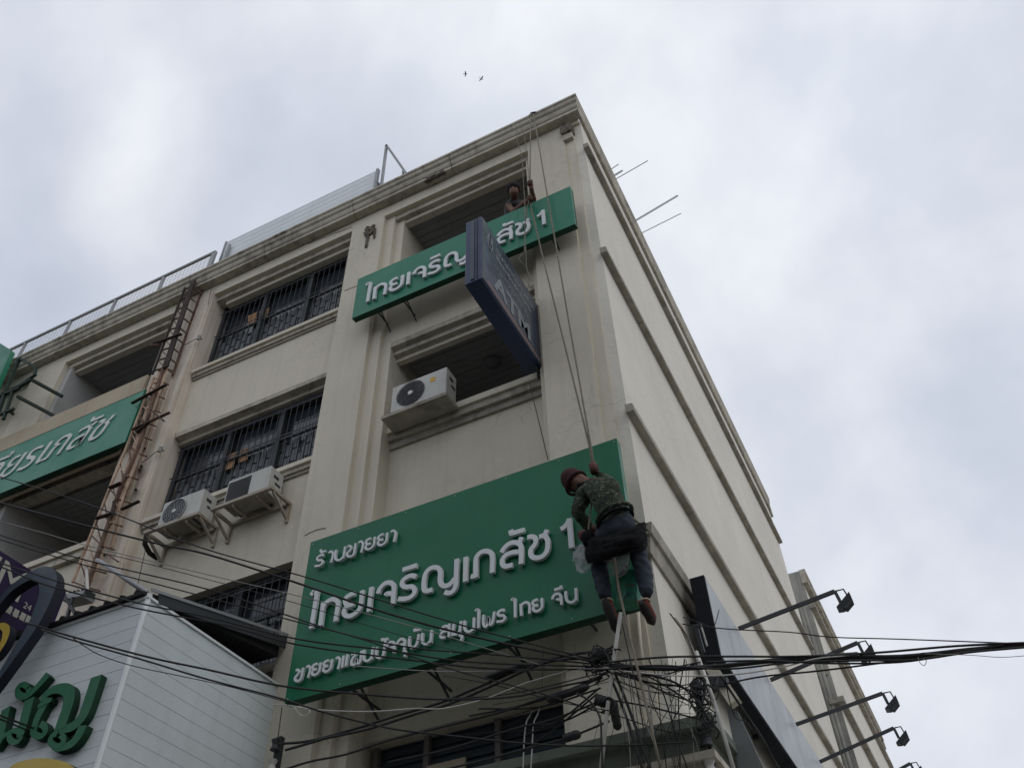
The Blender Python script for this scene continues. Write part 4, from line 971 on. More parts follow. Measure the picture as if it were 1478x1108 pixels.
# ------------------------------------------------------------------ street cables
K = M['cable']
left = [
 ([(-40, 676), (0, 688), (90, 715), (175, 745), (290, 790), (450, 835), (620, 888), (715, 915), (850, 950)], .010, K, 'topmost black cable crossing the large green sign from the left'),
 ([(-40, 712), (0, 725), (130, 760), (230, 785), (300, 800), (420, 838), (560, 885), (700, 922), (860, 955)], .015, K, 'thicker black cable second from the top across the left half'),
 ([(-40, 740), (0, 752), (60, 768), (130, 788), (300, 829), (440, 862), (590, 902), (700, 935), (800, 965)], .006, M['cablegrey'], 'thin silvery cable third from the top across the left half'),
 ([(120, 792), (200, 810), (300, 836), (420, 868), (540, 905), (660, 940)], .005, K, 'very thin black cable just below the silvery one'),
 ([(-40, 757), (0, 772), (60, 790), (140, 812), (300, 850), (410, 886), (500, 915), (600, 935), (720, 945), (860, 958)], .010, K, 'black cable crossing above the clad canopy, upper of a close pair'),
 ([(-40, 763), (0, 778), (60, 797), (140, 820), (300, 862), (410, 892), (520, 921), (640, 962), (780, 1000), (875, 1030)], .009, K, 'black cable crossing above the clad canopy, lower of a close pair'),
 ([(-40, 798), (0, 812), (50, 828), (95, 842), (200, 870), (300, 890), (430, 922), (560, 938), (680, 955), (870, 962)], .011, K, 'black cable from the slate emblem over the canopy corner, upper one'),
 ([(-40, 802), (0, 817), (50, 838), (95, 852), (200, 878), (330, 903), (430, 930), (600, 953), (720, 965), (870, 965)], .011, K, 'black cable from the slate emblem over the canopy corner, lower one'),
 ([(36, 898), (60, 905), (110, 920), (215, 948), (300, 966), (410, 990), (530, 1002), (640, 1009), (740, 1005), (800, 992), (870, 978)], .013, K, 'thick black cable sagging across the front of the clad canopy'),
 ([(60, 908), (100, 922), (200, 950), (300, 980), (400, 1006), (470, 1028), (560, 1050), (640, 1060), (780, 1074), (900, 1075), (1000, 1070)], .011, K, 'black cable crossing the canopy and the shuttered window below the sign'),
 ([(105, 920), (122, 932), (145, 945), (190, 960), (260, 975), (330, 990), (420, 1014)], .006, K, 'thin black cable sagging loosely over the canopy corner'),
 ([(-30, 1022), (0, 1032), (60, 1055), (110, 1078), (150, 1096), (200, 1115)], .013, K, 'black cable over the green foam letters, upper one'),
 ([(-30, 1026), (0, 1037), (60, 1062), (100, 1080), (140, 1097), (175, 1115)], .011, K, 'black cable over the green foam letters, lower one'),
]
for i, (p_, r_, m_, lab) in enumerate(left): cable('street_cable', p_, 4.1 + .015 * i, 6.2 + .012 * i, r_ * .66, m_, lab, 'cable', 'cables crossing the left half')
for p_, r_, m_, ya, yb, lab in [
 ([(395, 1016), (420, 1018), (450, 1023), (500, 1026), (545, 1026), (600, 1022), (640, 1022), (700, 1008), (760, 985), (830, 965)], .007, M['pvc'], 5.9, 6.2, 'thin white cable running below the large green sign'),
 ([(425, 1020), (432, 1030), (441, 1033), (447, 1027), (444, 1020), (436, 1018)], .006, M['pvc'], 5.95, 6.0, 'small white cable loop under the left end of the large sign'),
 ([(402, 1073), (440, 1070), (475, 1062), (520, 1049), (570, 1033), (640, 1012), (700, 987), (760, 962), (820, 945), (865, 940)], .016, K, 6.1, 6.3, 'heavy black cable rising to the junction, upper one'),
 ([(412, 1082), (440, 1074), (475, 1064), (530, 1052), (600, 1030), (650, 1015), (720, 985), (790, 955), (868, 948)], .016, K, 6.08, 6.25, 'heavy black cable rising to the junction, second one'),
 ([(410, 1110), (450, 1098), (500, 1088), (560, 1068), (640, 1048), (720, 1028), (780, 1008), (850, 985), (875, 970)], .013, K, 6.1, 6.25, 'heavy black cable rising past the shuttered window'),
 ([(560, 1100), (650, 1080), (740, 1052), (790, 1040), (840, 1022), (880, 1005)], .012, K, 6.1, 6.25, 'black cable in front of the shutters, upper one'),
 ([(620, 1115), (700, 1096), (760, 1080), (820, 1064), (880, 1040)], .012, K, 6.1, 6.25, 'black cable in front of the shutters, lower one'),
 ([(640, 1008), (720, 1003), (790, 990), (850, 975), (880, 970)], .007, K, 6.1, 6.2, 'thin black cable joining the junction from the left'),
 ([(640, 975), (700, 985), (760, 1000), (820, 1015), (880, 1025)], .005, K, 6.3, 6.2, 'thin black wire crossing under the sign edge'),
 ([(500, 960), (620, 968), (720, 968), (800, 966), (880, 964)], .006, M['cablegrey'], 6.2, 6.2, 'pale grey wire passing under the lower edge of the sign'),
 ([(880, 955), (960, 948), (1060, 947), (1150, 947), (1260, 942), (1380, 932), (1490, 927)], .011, K, 6.2, 6.2, 'upper black cable of the bundle leaving to the right'),
 ([(880, 960), (960, 965), (1040, 961), (1120, 953), (1200, 948), (1300, 948), (1400, 938), (1490, 930)], .024, K, 6.22, 6.22, 'thickest black cable of the bundle leaving to the right'),
 ([(880, 965), (950, 960), (1050, 965), (1140, 956), (1240, 953), (1320, 952), (1400, 941), (1490, 933)], .010, K, 6.18, 6.18, 'lower black cable of the bundle leaving to the right'),
 ([(900, 968), (980, 975), (1060, 973), (1130, 962), (1180, 950), (1240, 945)], .007, M['pvc'], 6.15, 6.2, 'thin white cable curling in the bundle at the corner'),
 ([(1020, 955), (1100, 953), (1200, 957), (1300, 955), (1370, 944), (1450, 930)], .010, K, 6.17, 6.2, 'black cable running just under the thickest one'),
 ([(1045, 987), (1100, 976), (1180, 968), (1260, 958), (1340, 947), (1400, 937), (1470, 930)], .009, K, 6.25, 6.25, 'lowest black cable joining the bundle from the billboard'),
 ([(985, 900), (1005, 903), (1060, 908), (1140, 912), (1200, 919), (1300, 922), (1490, 929)], .006, K, 6.5, 6.3, 'thin black wire above the bundle leaving to the right'),
 ([(1330, 944), (1380, 940), (1430, 934), (1490, 930)], .016, M['cablegrey'], 6.22, 6.22, 'grey sleeve section at the right end of the bundle'),
 ([(1325, 948), (1328, 956), (1334, 960), (1337, 953), (1332, 950)], .003, M['cablegrey'], 6.15, 6.15, 'tiny loose wire curl hanging from the grey sleeve'),
 ([(1335, 943), (1400, 945), (1445, 948), (1490, 945)], .003, M['cablegrey'], 6.15, 6.15, 'hair thin wire hanging below the right end of the bundle'),
 ([(875, 960), (930, 972), (975, 985), (1005, 1010), (1030, 1050)], .012, K, 6.2, 6.4, 'black cable curving down right from the junction'),
 ([(880, 970), (940, 985), (980, 990), (1015, 1005)], .010, K, 6.2, 6.4, 'short black cable from the junction to the wall bracket'),
 ([(870, 1008), (930, 1018), (1000, 1035), (1035, 1042)], .009, K, 6.2, 6.4, 'black cable across the corner pier, upper of two below the junction'),
 ([(885, 1030), (950, 1052), (990, 1060), (1010, 1075)], .006, K, 6.2, 6.4, 'thin black cable across the corner pier, lower of two'),
 ([(832, 1000), (852, 1012), (866, 1035), (868, 1065), (870, 1112)], .011, K, 6.15, 6.15, 'black cable bending down beside the white pole'),
 ([(898, 900), (908, 945), (920, 1000), (930, 1060), (936, 1112)], .007, K, 6.15, 6.15, 'thin black cable dropping from the sign past the junction'),
 ([(880, 975), (895, 1010), (912, 1060), (928, 1112)], .016, K, 6.3, 6.2, 'thick black riser below the junction, left one'),
 ([(888, 972), (905, 1015), (925, 1070), (940, 1112)], .016, K, 6.3, 6.2, 'thick black riser below the junction, right one'),
 ([(935, 980), (938, 1010), (942, 1050), (946, 1080), (955, 1112)], .009, M['cablegrey'], 6.3, 6.2, 'grey cable beside the hanging rope below the junction'),
 ([(772, 1020), (765, 1032), (759, 1045), (756, 1080), (755, 1112)], .007, M['pvc'], 6.3, 6.3, 'pale wire dropping in front of the shutters, left one'),
 ([(780, 1018), (776, 1030), (770, 1045), (768, 1080), (766, 1112)], .007, M['pvc'], 6.3, 6.3, 'pale wire dropping in front of the shutters, right one'),
 ([(784, 940), (783, 980), (781, 1010)], .004, K, 6.9, 6.6, 'thin dark wire dropping from the sign bracket'),
 ([(967, 885), (978, 900), (990, 915), (998, 935), (1005, 955), (1012, 985)], .008, K, 6.9, 6.6, 'knotted black cable on the pier corner beside the billboard'),
 ([(1038, 880), (1030, 905), (1020, 902), (1000, 895), (985, 890)], .005, K, 6.9, 6.7, 'thin wire from the billboard to the knotted cable'),
 ([(1040, 975), (1060, 1005), (1080, 1035), (1100, 1065), (1125, 1112)], .013, K, 6.6, 7.6, 'black cable under the billboard following its frame'),
 ([(1047, 980), (1053, 1010), (1062, 1035), (1075, 1040), (1085, 1052)], .006, K, 6.6, 7.2, 'loose black loop under the billboard'),
 ([(215, 770), (205, 815), (195, 860)], .007, K, 6.95, 6.95, 'thin dark wire down the wall from the rack'),
 ([(407, 1020), (403, 1050), (400, 1075)], .006, K, 6.9, 6.9, 'short dark wire on the pilaster under the large sign'),
]: cable('street_cable', p_, ya, yb, r_ * .78, m_, lab, 'cable', 'cables around the corner junction')
random.seed(21)
for i in range(22):
    x0 = random.uniform(885, 1000); y0 = 948 + (x0 % 17); x1 = x0 + random.uniform(-45, 60); y1 = 1116
    pts = [(x0, y0), (x0 + (x1 - x0) * .3 + random.uniform(-10, 10), y0 + (y1 - y0) * .33), (x0 + (x1 - x0) * .7 + random.uniform(-10, 10), y0 + (y1 - y0) * .66), (x1, y1)]
    cable('loose_wire', pts, random.uniform(6.2, 6.5), random.uniform(6.1, 6.5), random.choice((.002, .003, .004, .006)), random.choice((K, K, K, M['cablegrey'])), 'thin loose wire in the tangle below the junction at the corner pier', 'wire', 'loose wires in the tangle at the corner')
for i in range(15):
    x0 = random.uniform(866, 880); y0 = random.uniform(948, 972); x1 = random.choice((1003, 1010, 1018)) + random.uniform(-4, 4); y1 = random.choice((955, 985, 1000, 1015, 1030, 1045)); sg_ = random.uniform(-6, 22)
    cable('loose_wire', [(x0, y0), (x0 * .7 + x1 * .3, y0 * .7 + y1 * .3 + sg_ * .8), (x0 * .35 + x1 * .65, y0 * .35 + y1 * .65 + sg_), (x1, y1)], random.uniform(6.2, 6.35), random.uniform(6.25, 6.6), random.choice((.002, .003, .004, .007)), K, 'thin black wire sagging between the cable junction and the ladder bracket', 'wire', 'wires sagging between junction and bracket')
for i in range(9):
    x0 = random.uniform(640, 760); y0 = random.uniform(985, 1100); x1 = random.uniform(862, 885); y1 = random.uniform(945, 1040)
    cable('loose_wire', [(x0, y0), ((x0 + x1) / 2, (y0 + y1) / 2 + random.uniform(2, 16)), (x1, y1)], 6.3, 6.25, random.choice((.003, .005, .008)), K, 'thin black wire running from the shutters up to the cable junction', 'wire', 'wires from the shutters to the junction')
mb = MB()
for i in range(45):
    cx, cy = random.choice(((868, 950), (866, 948), (862, 975), (1012, 1012), (1022, 1035), (1025, 1000), (1008, 985), (1018, 1050), (875, 1020)))
    R1 = random.uniform(6, 17); ph = random.uniform(0, 6.3); yy = random.uniform(6.15, 6.45)
    mb.tube(smooth_line([at(cx + math.cos(ph + a) * R1 * random.uniform(.4, 1.2), cy + math.sin(ph + a) * R1 * random.uniform(.4, 1.3), 'y', yy) for a in [k * .9 for k in range(random.choice((3, 4, 5)))]], 4), random.choice((.003, .005, .008)), 5)
for i in range(30):
    cx = random.uniform(845, 880); cy = random.uniform(935, 968); mb.tube(smooth_line([at(cx + random.uniform(-9, 9) + k * random.uniform(-3, 5), cy + random.uniform(-7, 7), 'y', 6.25 + random.uniform(-.05, .05)) for k in range(4)], 4), random.choice((.004, .007)), 5)
for i in range(34):
    cx = random.uniform(998, 1032); cy = random.uniform(975, 1062); mb.tube(smooth_line([at(cx + random.uniform(-8, 8), cy + random.uniform(-12, 12), 'y', 6.6 + random.uniform(-.06, .06)) for k in range(4)], 4), random.choice((.003, .005, .007)), 5)
tag(mb.build('cable_tangle', K, None, True), 'dense knot of black cable ends and coils at the corner junction', 'cable', None, 'stuff')
# splice closures and clamps
for (x, y, x2, y2_, r_, yy, lab) in ((856, 946, 878, 948, .065, 6.28, 'fat black splice closure at the centre of the cable junction'), (790, 1010, 850, 990, .035, 6.2, 'long wrapped black splice on the cable left of the pier'),
       (860, 1008, 876, 1014, .05, 6.25, 'small black clamp below the junction on the pier'), (812, 1066, 838, 1058, .035, 6.2, 'wrapped black splice in front of the shutters'), (884, 1010, 892, 1052, .04, 6.35, 'black vertical closure hanging right of the white pole'),
       (700, 978, 760, 958, .03, 6.2, 'tightly wrapped stretch of heavy cable under the sign'), (1180, 950, 1245, 946, .03, 6.22, 'wrapped black stretch of the thickest right hand cable')):
    a = at(x, y, 'y', yy); b = at(x2, y2_, 'y', yy); n = 9; pts = [a + (b - a) * (i / n) for i in range(n + 1)]
    tag(MB().tube(pts, [r_ * (.45 if i in (0, n) else random.uniform(.8, 1.05)) for i in range(n + 1)], 9).build('splice_closure', K, None, True), lab, 'splice', 'splices on the cables')
# wall brackets with insulators
def spool(label, px, py, yy, n=3):
    c_ = at(px, py, 'y', yy); t = thing('cable_bracket', label, 'bracket', c_, 'cable brackets on the walls')
    MB().bar(c_ + Vector((0, 0, .1)), c_ - Vector((0, 0, .2 * n)), .06).build('back_plate', M['blackmetal'], t)
    for k in range(n):
        z = c_ - Vector((-.0, .06, .2 * k)); MB().tube([z + Vector((0, 0, -.05)), z + Vector((0, 0, 0)), z + Vector((0, 0, .05))], [.05, .03, .05], 10).build('spool', M['pvc'] if k % 2 else M['blackmetal'], t)
spool('black bracket with spool insulators on the pilaster beside the canopy', 403, 1078, 6.85, 3)
spool('black ladder bracket with spool insulators on the corner wall under the bundle', 1008, 1000, 6.75, 5)
t = thing('strip_lamp', 'dark bracket with a white tube lamp beside the billboard frame', 'lamp', at(1005, 905, 'y', 6.9))
a = at(1005, 905, 'y', 6.9); b = at(1015, 941, 'y', 6.9)
MB().bar(a, b, .03, .03).build('lamp_body', M['blackmetal'], t); MB().tube([a + Vector((.05, -.03, -.02)), b + Vector((.05, -.03, .03))], .009, 8).build('tube', M['pvc'], t)
MB().bar(a + Vector((-.04, 0, 0)), a + Vector((.05, 0, .01)), .035).build('lamp_arm', M['blackmetal'], t)
o = MB().prism([(v.x, v.z) for v in (at(1046, 1000, 'y', 7.3), at(1066, 1028, 'y', 7.3), at(1105, 1112, 'y', 7.3), at(1068, 1112, 'y', 7.3))], 'y', 7.26, 7.3).build('grey_tarp', M['cover'])
tag(o, 'grey sheet hanging below the billboard at the corner', 'sheet')
t = thing('side_beam', 'pale beam with dark clamp crossing under the billboard corner', 'beam', at(1040, 985, 'y', 7.2))
MB().bar(at(1028, 965, 'y', 7.2), at(1062, 1015, 'y', 7.2), .10).build('beam', M['wall'], t)
MB().bar(at(1020, 984, 'y', 7.15), at(1050, 985, 'y', 7.15), .08).build('clamp', M['blackmetal'], t)
# street light behind the canopy emblem and small yard frame
t = thing('wall_floodlight', 'small grey floodlight on a bracket between the emblem and the stained pilaster', 'floodlight', at(112, 860, 'y', 6.3))
c_ = at(116, 862, 'y', 6.3)
MB().prism([(c_.x - .18, c_.z + .05), (c_.x + .16, c_.z - .0), (c_.x + .15, c_.z - .07), (c_.x - .2, c_.z - .03)], 'y', 6.2, 6.4).build('lamp_head', M['galv'], t)
for k in range(5): MB().box(c_.x - .14 + k * .07, c_.x - .12 + k * .07, 6.22, 6.38, c_.z + .02 - k * .012, c_.z + .09 - k * .012).build('cooling_fin', M['blackmetal'], t)
MB().tube([c_ + Vector((0, .1, .05)), at(125, 815, 'y', 6.9)], .022, 8).build('bracket_tube', M['pvc'], t)
for a, b in (((88, 850), (116, 898)), ((95, 898), (105, 862)), ((80, 880), (93, 850)), ((76, 900), (85, 905))):
    MB().bar(at(*a, 'y', 6.2), at(*b, 'y', 6.2), .035).build('bracket_bar', M['blackmetal'], t)
cable('metal_arm', [(140, 808), (148, 812), (212, 855)], 6.3, 5.6, .028, M['galv'], 'grey metal tube arm slanting down to the canopy corner', 'tube', sm=False, n=8)

# ------------------------------------------------------------------ people
def person(name, label, joints, edges, zones, root):
    """one continuous skinned body; zones: list of (a, b, material index) nearest-bone colouring"""
    names_ = list(joints); idx = {k: i for i, k in enumerate(names_)}
    me = bpy.data.meshes.new('body'); me.from_pydata([tuple(joints[k][0]) for k in names_], [(idx[a], idx[b]) for a, b in edges], []); me.update()
    o = bpy.data.objects.new('body', me); C.objects.link(o)
    sk = o.modifiers.new('skin', 'SKIN'); sk.branch_smoothing = .6
    sv = me.skin_vertices[0].data
    for k in names_:
        r_ = joints[k][1]; sv[idx[k]].radius = r_ if isinstance(r_, tuple) else (r_, r_); sv[idx[k]].use_root = (k == root)
    ss = o.modifiers.new('sub', 'SUBSURF'); ss.levels = 3; ss.render_levels = 3
    bpy.context.view_layer.update()
    m2 = bpy.data.meshes.new_from_object(o.evaluated_get(bpy.context.evaluated_depsgraph_get()))
    bpy.data.objects.remove(o)
    return m2
from mathutils import noise as mnoise
def crumple(me, amp):
    """cloth folds: push the surface along its normals"""
    for v in me.vertices:
        p = v.co; n_ = mnoise.noise(p * 17 + Vector((0, 0, p.x * 9))) + .28 * mnoise.noise(Vector((p.x * 12, p.y * 12, p.z * 34)))
        v.co = p + v.normal * n_ * amp
    me.update()
def seg_d(p, a, b):
    ab = b - a; t = max(0, min(1, (p - a).dot(ab) / max(ab.dot(ab), 1e-9))); return (p - a - ab * t).length
def dress(me, joints, zones, mats):
    me.materials.clear()
    for m_ in mats: me.materials.append(m_)
    for p in me.polygons:
        c_ = p.center; p.material_index = min(zones, key=lambda z: seg_d(c_, joints[z[0]][0], joints[z[1]][0]) - z[3])[2]; p.use_smooth = True
def join_tubes(me, mb, mi):
    bm = bmesh.new(); bm.from_mesh(me); n0 = len(bm.verts)
    vs = [bm.verts.new(v) for v in mb.v]
    for f_ in mb.f:
        try: ff = bm.faces.new([vs[i] for i in f_]); ff.material_index = mi; ff.smooth = True
        except ValueError: pass
    bm.to_mesh(me); bm.free()
def grip(mb, c_, ax, fwd, s=1.0):
    """four fingers and a thumb closed round a rope through c_ along ax; fwd points from the palm to the knuckles"""
    ax = Vector(ax).normalized(); fwd = (Vector(fwd) - ax * Vector(fwd).dot(ax)).normalized(); sd_ = ax.cross(fwd)
    for k in range(4):
        o_ = c_ + ax * (.03 - .021 * k) * s; ln = (.9, 1, .95, .8)[k]
        pts = [o_ + (fwd * math.cos(a) + sd_ * math.sin(a)) * .030 * s * ln for a in (-2.4, -1.5, -.6, .4, 1.4, 2.2)]
        mb.tube(smooth_line(pts, 2), [.0105 * s * (1 - .03 * i) for i in range(11)], 6)
    pts = [c_ + (-fwd * .03 - sd_ * .01 + ax * .02) * s, c_ + (-fwd * .02 + sd_ * .025 + ax * .045) * s, c_ + (fwd * .015 + sd_ * .033 + ax * .05) * s]
    mb.tube(pts, [.013 * s, .012 * s, .009 * s], 6)
    mb.tube([c_ - fwd * .04 * s - ax * .045 * s, c_ - fwd * .033 * s, c_ - fwd * .04 * s + ax * .04 * s], [.022 * s, .032 * s, .024 * s], 8)

WK = thing('person', 'climbing worker seen from behind in camouflage jacket, jeans and maroon knit cap hanging on ropes', 'person', at(886, 760, 'y', 6.2))
def A(px, py, y): return at(px, py, 'y', y)
J = dict(pelvis=(A(889, 760, 6.22), (.155, .138)), hipL=(A(871, 768, 6.22), .112), hipR=(A(908, 765, 6.22), .112), waist=(A(886, 742, 6.2), (.165, .135)),
         chest=(A(876, 718, 6.18), (.185, .14)), upper=(A(866, 703, 6.2), (.19, .14)), neck=(A(850, 698, 6.22), .06), skull=(A(838, 697, 6.24), .09), crown=(A(828, 693, 6.26), .10),
         shL=(A(845, 708, 6.22), .095), elL=(A(833, 740, 6.22), .075), wrL=(A(849, 759, 6.34), .05), haL=(A(854, 764, 6.40), .035),
         shR=(A(880, 697, 6.24), .09), elR=(A(870, 692, 6.36), .065), wrR=(A(860, 683, 6.31), .045),
         knL=(A(862, 803, 6.38), .082), anL=(A(875, 865, 6.26), .058), knR=(A(922, 802, 6.38), .082), anR=(A(934, 862, 6.26), .058),
         caL=(A(867, 830, 6.32), .078), caR=(A(930, 830, 6.32), .078))
E_ = [('pelvis', 'hipL'), ('pelvis', 'hipR'), ('pelvis', 'waist'), ('waist', 'chest'), ('chest', 'upper'), ('upper', 'neck'), ('neck', 'skull'), ('skull', 'crown'), ('upper', 'shL'), ('shL', 'elL'), ('elL', 'wrL'), ('wrL', 'haL'),
      ('upper', 'shR'), ('shR', 'elR'), ('elR', 'wrR'), ('hipL', 'knL'), ('knL', 'caL'), ('caL', 'anL'), ('hipR', 'knR'), ('knR', 'caR'), ('caR', 'anR')]
me = person('person', '', J, E_, None, 'pelvis')
crumple(me, .013)
dress(me, J, [('hipL', 'hipR', 1, .04), ('hipL', 'knL', 1, .02), ('hipR', 'knR', 1, .02), ('knL', 'anL', 1, 0), ('knR', 'anR', 1, 0), ('pelvis', 'waist', 1, .0), ('waist', 'chest', 0, .05), ('chest', 'upper', 0, .05), ('upper', 'shL', 0, .03),
              ('upper', 'shR', 0, .03), ('shL', 'elL', 0, .0), ('elL', 'wrL', 0, 0), ('shR', 'elR', 0, 0), ('elR', 'wrR', 0, 0), ('wrL', 'haL', 2, 0), ('neck', 'skull', 2, 0), ('skull', 'crown', 2, 0)], [M['camo'], M['jeans'], M['skin'], M['glove']])
mb = MB(); grip(mb, A(857.5, 677, 6.29), (0.02, -.1, 1), (-.2, 1, 0), 1.2)
grip(mb, A(856, 768, 6.44), (1, 0, .2), (0, .3, -1), 1.1)
join_tubes(me, mb, 3)
o = bpy.data.objects.new('body', me); C.objects.link(o); hang(o, WK)
def blob(name, c_, rad, m_, parent, rot=None, noise_=0, seg=20, cut=None):
    bm = bmesh.new(); bmesh.ops.create_uvsphere(bm, u_segments=seg, v_segments=seg // 2 + 2, radius=1)
    Rm = rot or Matrix.Identity(3)
    for v in bm.verts:
        k = 1 + noise_ * random.uniform(-1, 1); v.co = Vector(c_) + Rm @ Vector((v.co.x * rad[0] * k, v.co.y * rad[1] * k, v.co.z * rad[2] * k))
    me_ = bpy.data.meshes.new(name); bm.to_mesh(me_); bm.free(); me_.materials.append(m_)
    for p in me_.polygons: p.use_smooth = True
    o_ = bpy.data.objects.new(name, me_); C.objects.link(o_); hang(o_, parent); return o_
tl_ = Matrix.Rotation(math.radians(-38), 3, 'Y')
blob('knit_cap', A(827, 692.5, 6.26), (.112, .125, .13), M['beanie'], WK, tl_, .012)
MB().tube([A(827, 694, 6.26) + tl_ @ Vector((math.cos(a) * .118, math.sin(a) * .128, -.05)) for a in [2 * math.pi * k / 20 for k in range(21)]], .016, 6, False).build('cap_rim', M['beanie'], WK, True)
ring = lambda c_, rx, ry, dz, tilt=0: [c_ + Vector((math.cos(a) * rx, math.sin(a) * ry, dz + math.cos(a) * tilt + random.uniform(-.006, .006))) for a in [2 * math.pi * k / 24 for k in range(25)]]
MB().tube(ring(A(887, 744, 6.2), .163, .140, 0, .05), .020, 6, False).build('jacket_hem', M['camo'], WK, True)
MB().tube(ring(A(888, 752, 6.21), .166, .145, 0, .05), .014, 6, False).build('belt', M['bag'], WK, True)
def shoe(foot, toe, heel_up):
    a = foot; b = toe; d_ = (b - a).normalized(); mb = MB()
    mb.tube([a - d_ * .04 + Vector((0, 0, .0)), a + d_ * .03, a + d_ * .11, a + d_ * .2, a + d_ * .25], [.038, .048, .046, .042, .02], 9)
    mb.build('shoe', M['shoe'], WK, True)
    s_ = MB(); dn = heel_up; s_.tube([a - d_ * .05 + dn * .03, a + d_ * .03 + dn * .032, a + d_ * .12 + dn * .026, a + d_ * .2 + dn * .028, a + d_ * .26 + dn * .02], [.026, .042, .038, .042, .018], 9); s_.build('shoe_sole', M['sole'], WK, True)
    MB().tube(ring(a - d_ * .005, .046, .046, .02), .010, 5, False).build('shoe_trim', M['solepale'], WK, True)
shoe(A(877, 872, 6.24), A(889, 902, 6.34), Vector((-.0, -.9, -.4)))
shoe(A(930, 872, 6.24), A(940, 890, 6.42), Vector((-.2, -.5, -.8)))
# bosun seat: a rumpled black cloth sling, holding lines, bags
BS = thing('bosun_seat', 'black rumpled cloth work seat slung under the climbing worker', 'seat', A(890, 785, 6.2))
def sling(name, pts, rad, m_, amp, parent):
    mb = MB().tube(smooth_line(pts, 5), rad, 16); o_ = mb.build(name, m_, parent, True)
    for v in o_.data.vertices: v.co += Vector([random.uniform(-amp, amp) for _ in range(3)])
    return o_
def drape(name, top, bot, ys, m_, parent, amp=.012, rows=9):
    """hanging cloth between an upper and a lower edge, both surveyed"""
    T_ = smooth_line([A(x, y, yy) for (x, y), yy in zip(top, ys)], 6); B_ = smooth_line([A(x, y, yy - .02) for (x, y), yy in zip(bot, ys)], 6); n = len(T_); vs = []
    for i in range(rows + 1):
        t_ = i / rows
        for a, b in zip(T_, B_):
            p_ = a.lerp(b, t_); fold = math.sin(p_.x * 46 + t_ * 5) * .007 + math.sin(p_.x * 19 - t_ * 9 + p_.z * 20) * .012
            vs.append(p_ + Vector((random.uniform(-amp, amp) * .4, -math.sin(math.pi * t_) * .05 + fold, random.uniform(-amp, amp) * .5)))
    fs = [(r_ * n + c_, r_ * n + c_ + 1, (r_ + 1) * n + c_ + 1, (r_ + 1) * n + c_) for r_ in range(rows) for c_ in range(n - 1)]
    o_ = mesh(name, vs, fs, m_, parent, True); md = o_.modifiers.new('thick', 'SOLIDIFY'); md.thickness = .012; return o_
drape('cloth_sling', [(846, 770), (862, 776), (884, 773), (908, 763), (926, 755), (933, 757)], [(848, 806), (862, 808), (884, 804), (908, 799), (926, 794), (934, 786)], [6.30, 6.12, 6.02, 6.01, 6.08, 6.26], M['bag'], BS)
drape('sling_flap', [(848, 792), (868, 790), (895, 780), (918, 770), (930, 764)], [(849, 812), (868, 808), (893, 797), (918, 788), (934, 780)], [6.26, 6.07, 5.98, 6.0, 6.14], M['bag'], BS)
MB().box(A(858, 800, 6.3).x, A(922, 780, 6.3).x, 6.14, 6.36, A(890, 793, 6.2).z, A(890, 793, 6.2).z + .025).build('seat_board', M['rack'], BS)
for a_, b_ in (((848, 775), (858, 690)), ((934, 764), (898, 735)), ((936, 766), (905, 742))):
    MB().tube([A(*a_, 6.22), A(*b_, 6.26)], .009, 6).build('holding_rope', M['rope'], BS)
blob('tool_pouch', A(849, 777, 6.2), (.06, .06, .09), M['bag'], BS, None, .12)
blob('tool_bundle', A(841, 772, 6.22), (.045, .04, .05), M['glove'], BS, None, .25)
def bagmesh(label, c_, rad):
    t_ = thing('plastic_bag', label, 'bag', c_, 'clear plastic bags hanging from the seat'); bl = blob('bag_film', c_, rad, M['plastic'], t_, None, .32, 14)
    for p in bl.data.polygons: p.use_smooth = False
    bl2 = blob('bag_fold', c_ + Vector((.02, .01, .02)), [q_ * .7 for q_ in rad], M['plastic'], t_, None, .4, 12)
    return t_
bagmesh('crumpled clear plastic bag hanging left of the seat over the green sign', A(841, 803, 6.25), (.085, .06, .13))
bagmesh('crumpled clear plastic bag between the worker legs', A(893, 815, 6.3), (.10, .05, .10))
cable('plastic_strip', [(908, 800), (903, 815), (890, 826), (877, 830)], 6.25, 6.3, .012, M['plastic'], 'twisted clear plastic strip between the worker legs', 'strip')
# worn transfer print on the green sheet between the legs
tp_ = thing('bucket', 'small teal print covered pail hanging between the worker feet', 'bucket', A(912, 860, 6.45))
MB().tube([A(908, 872, 6.47), A(908, 832, 6.47)], [.11, .125], 14).build('pail', M['green3'], tp_)
MB().tube([A(898, 868, 6.36), A(905, 856, 6.35), A(915, 856, 6.35), A(920, 866, 6.36)], .006, 5).build('print_arc', M['slate'], tp_)
for k in range(3): MB().tube([A(903 + k * 5, 846, 6.34), A(906 + k * 5, 842, 6.34)], .005, 4).build('print_mark', M['shoe'], tp_)

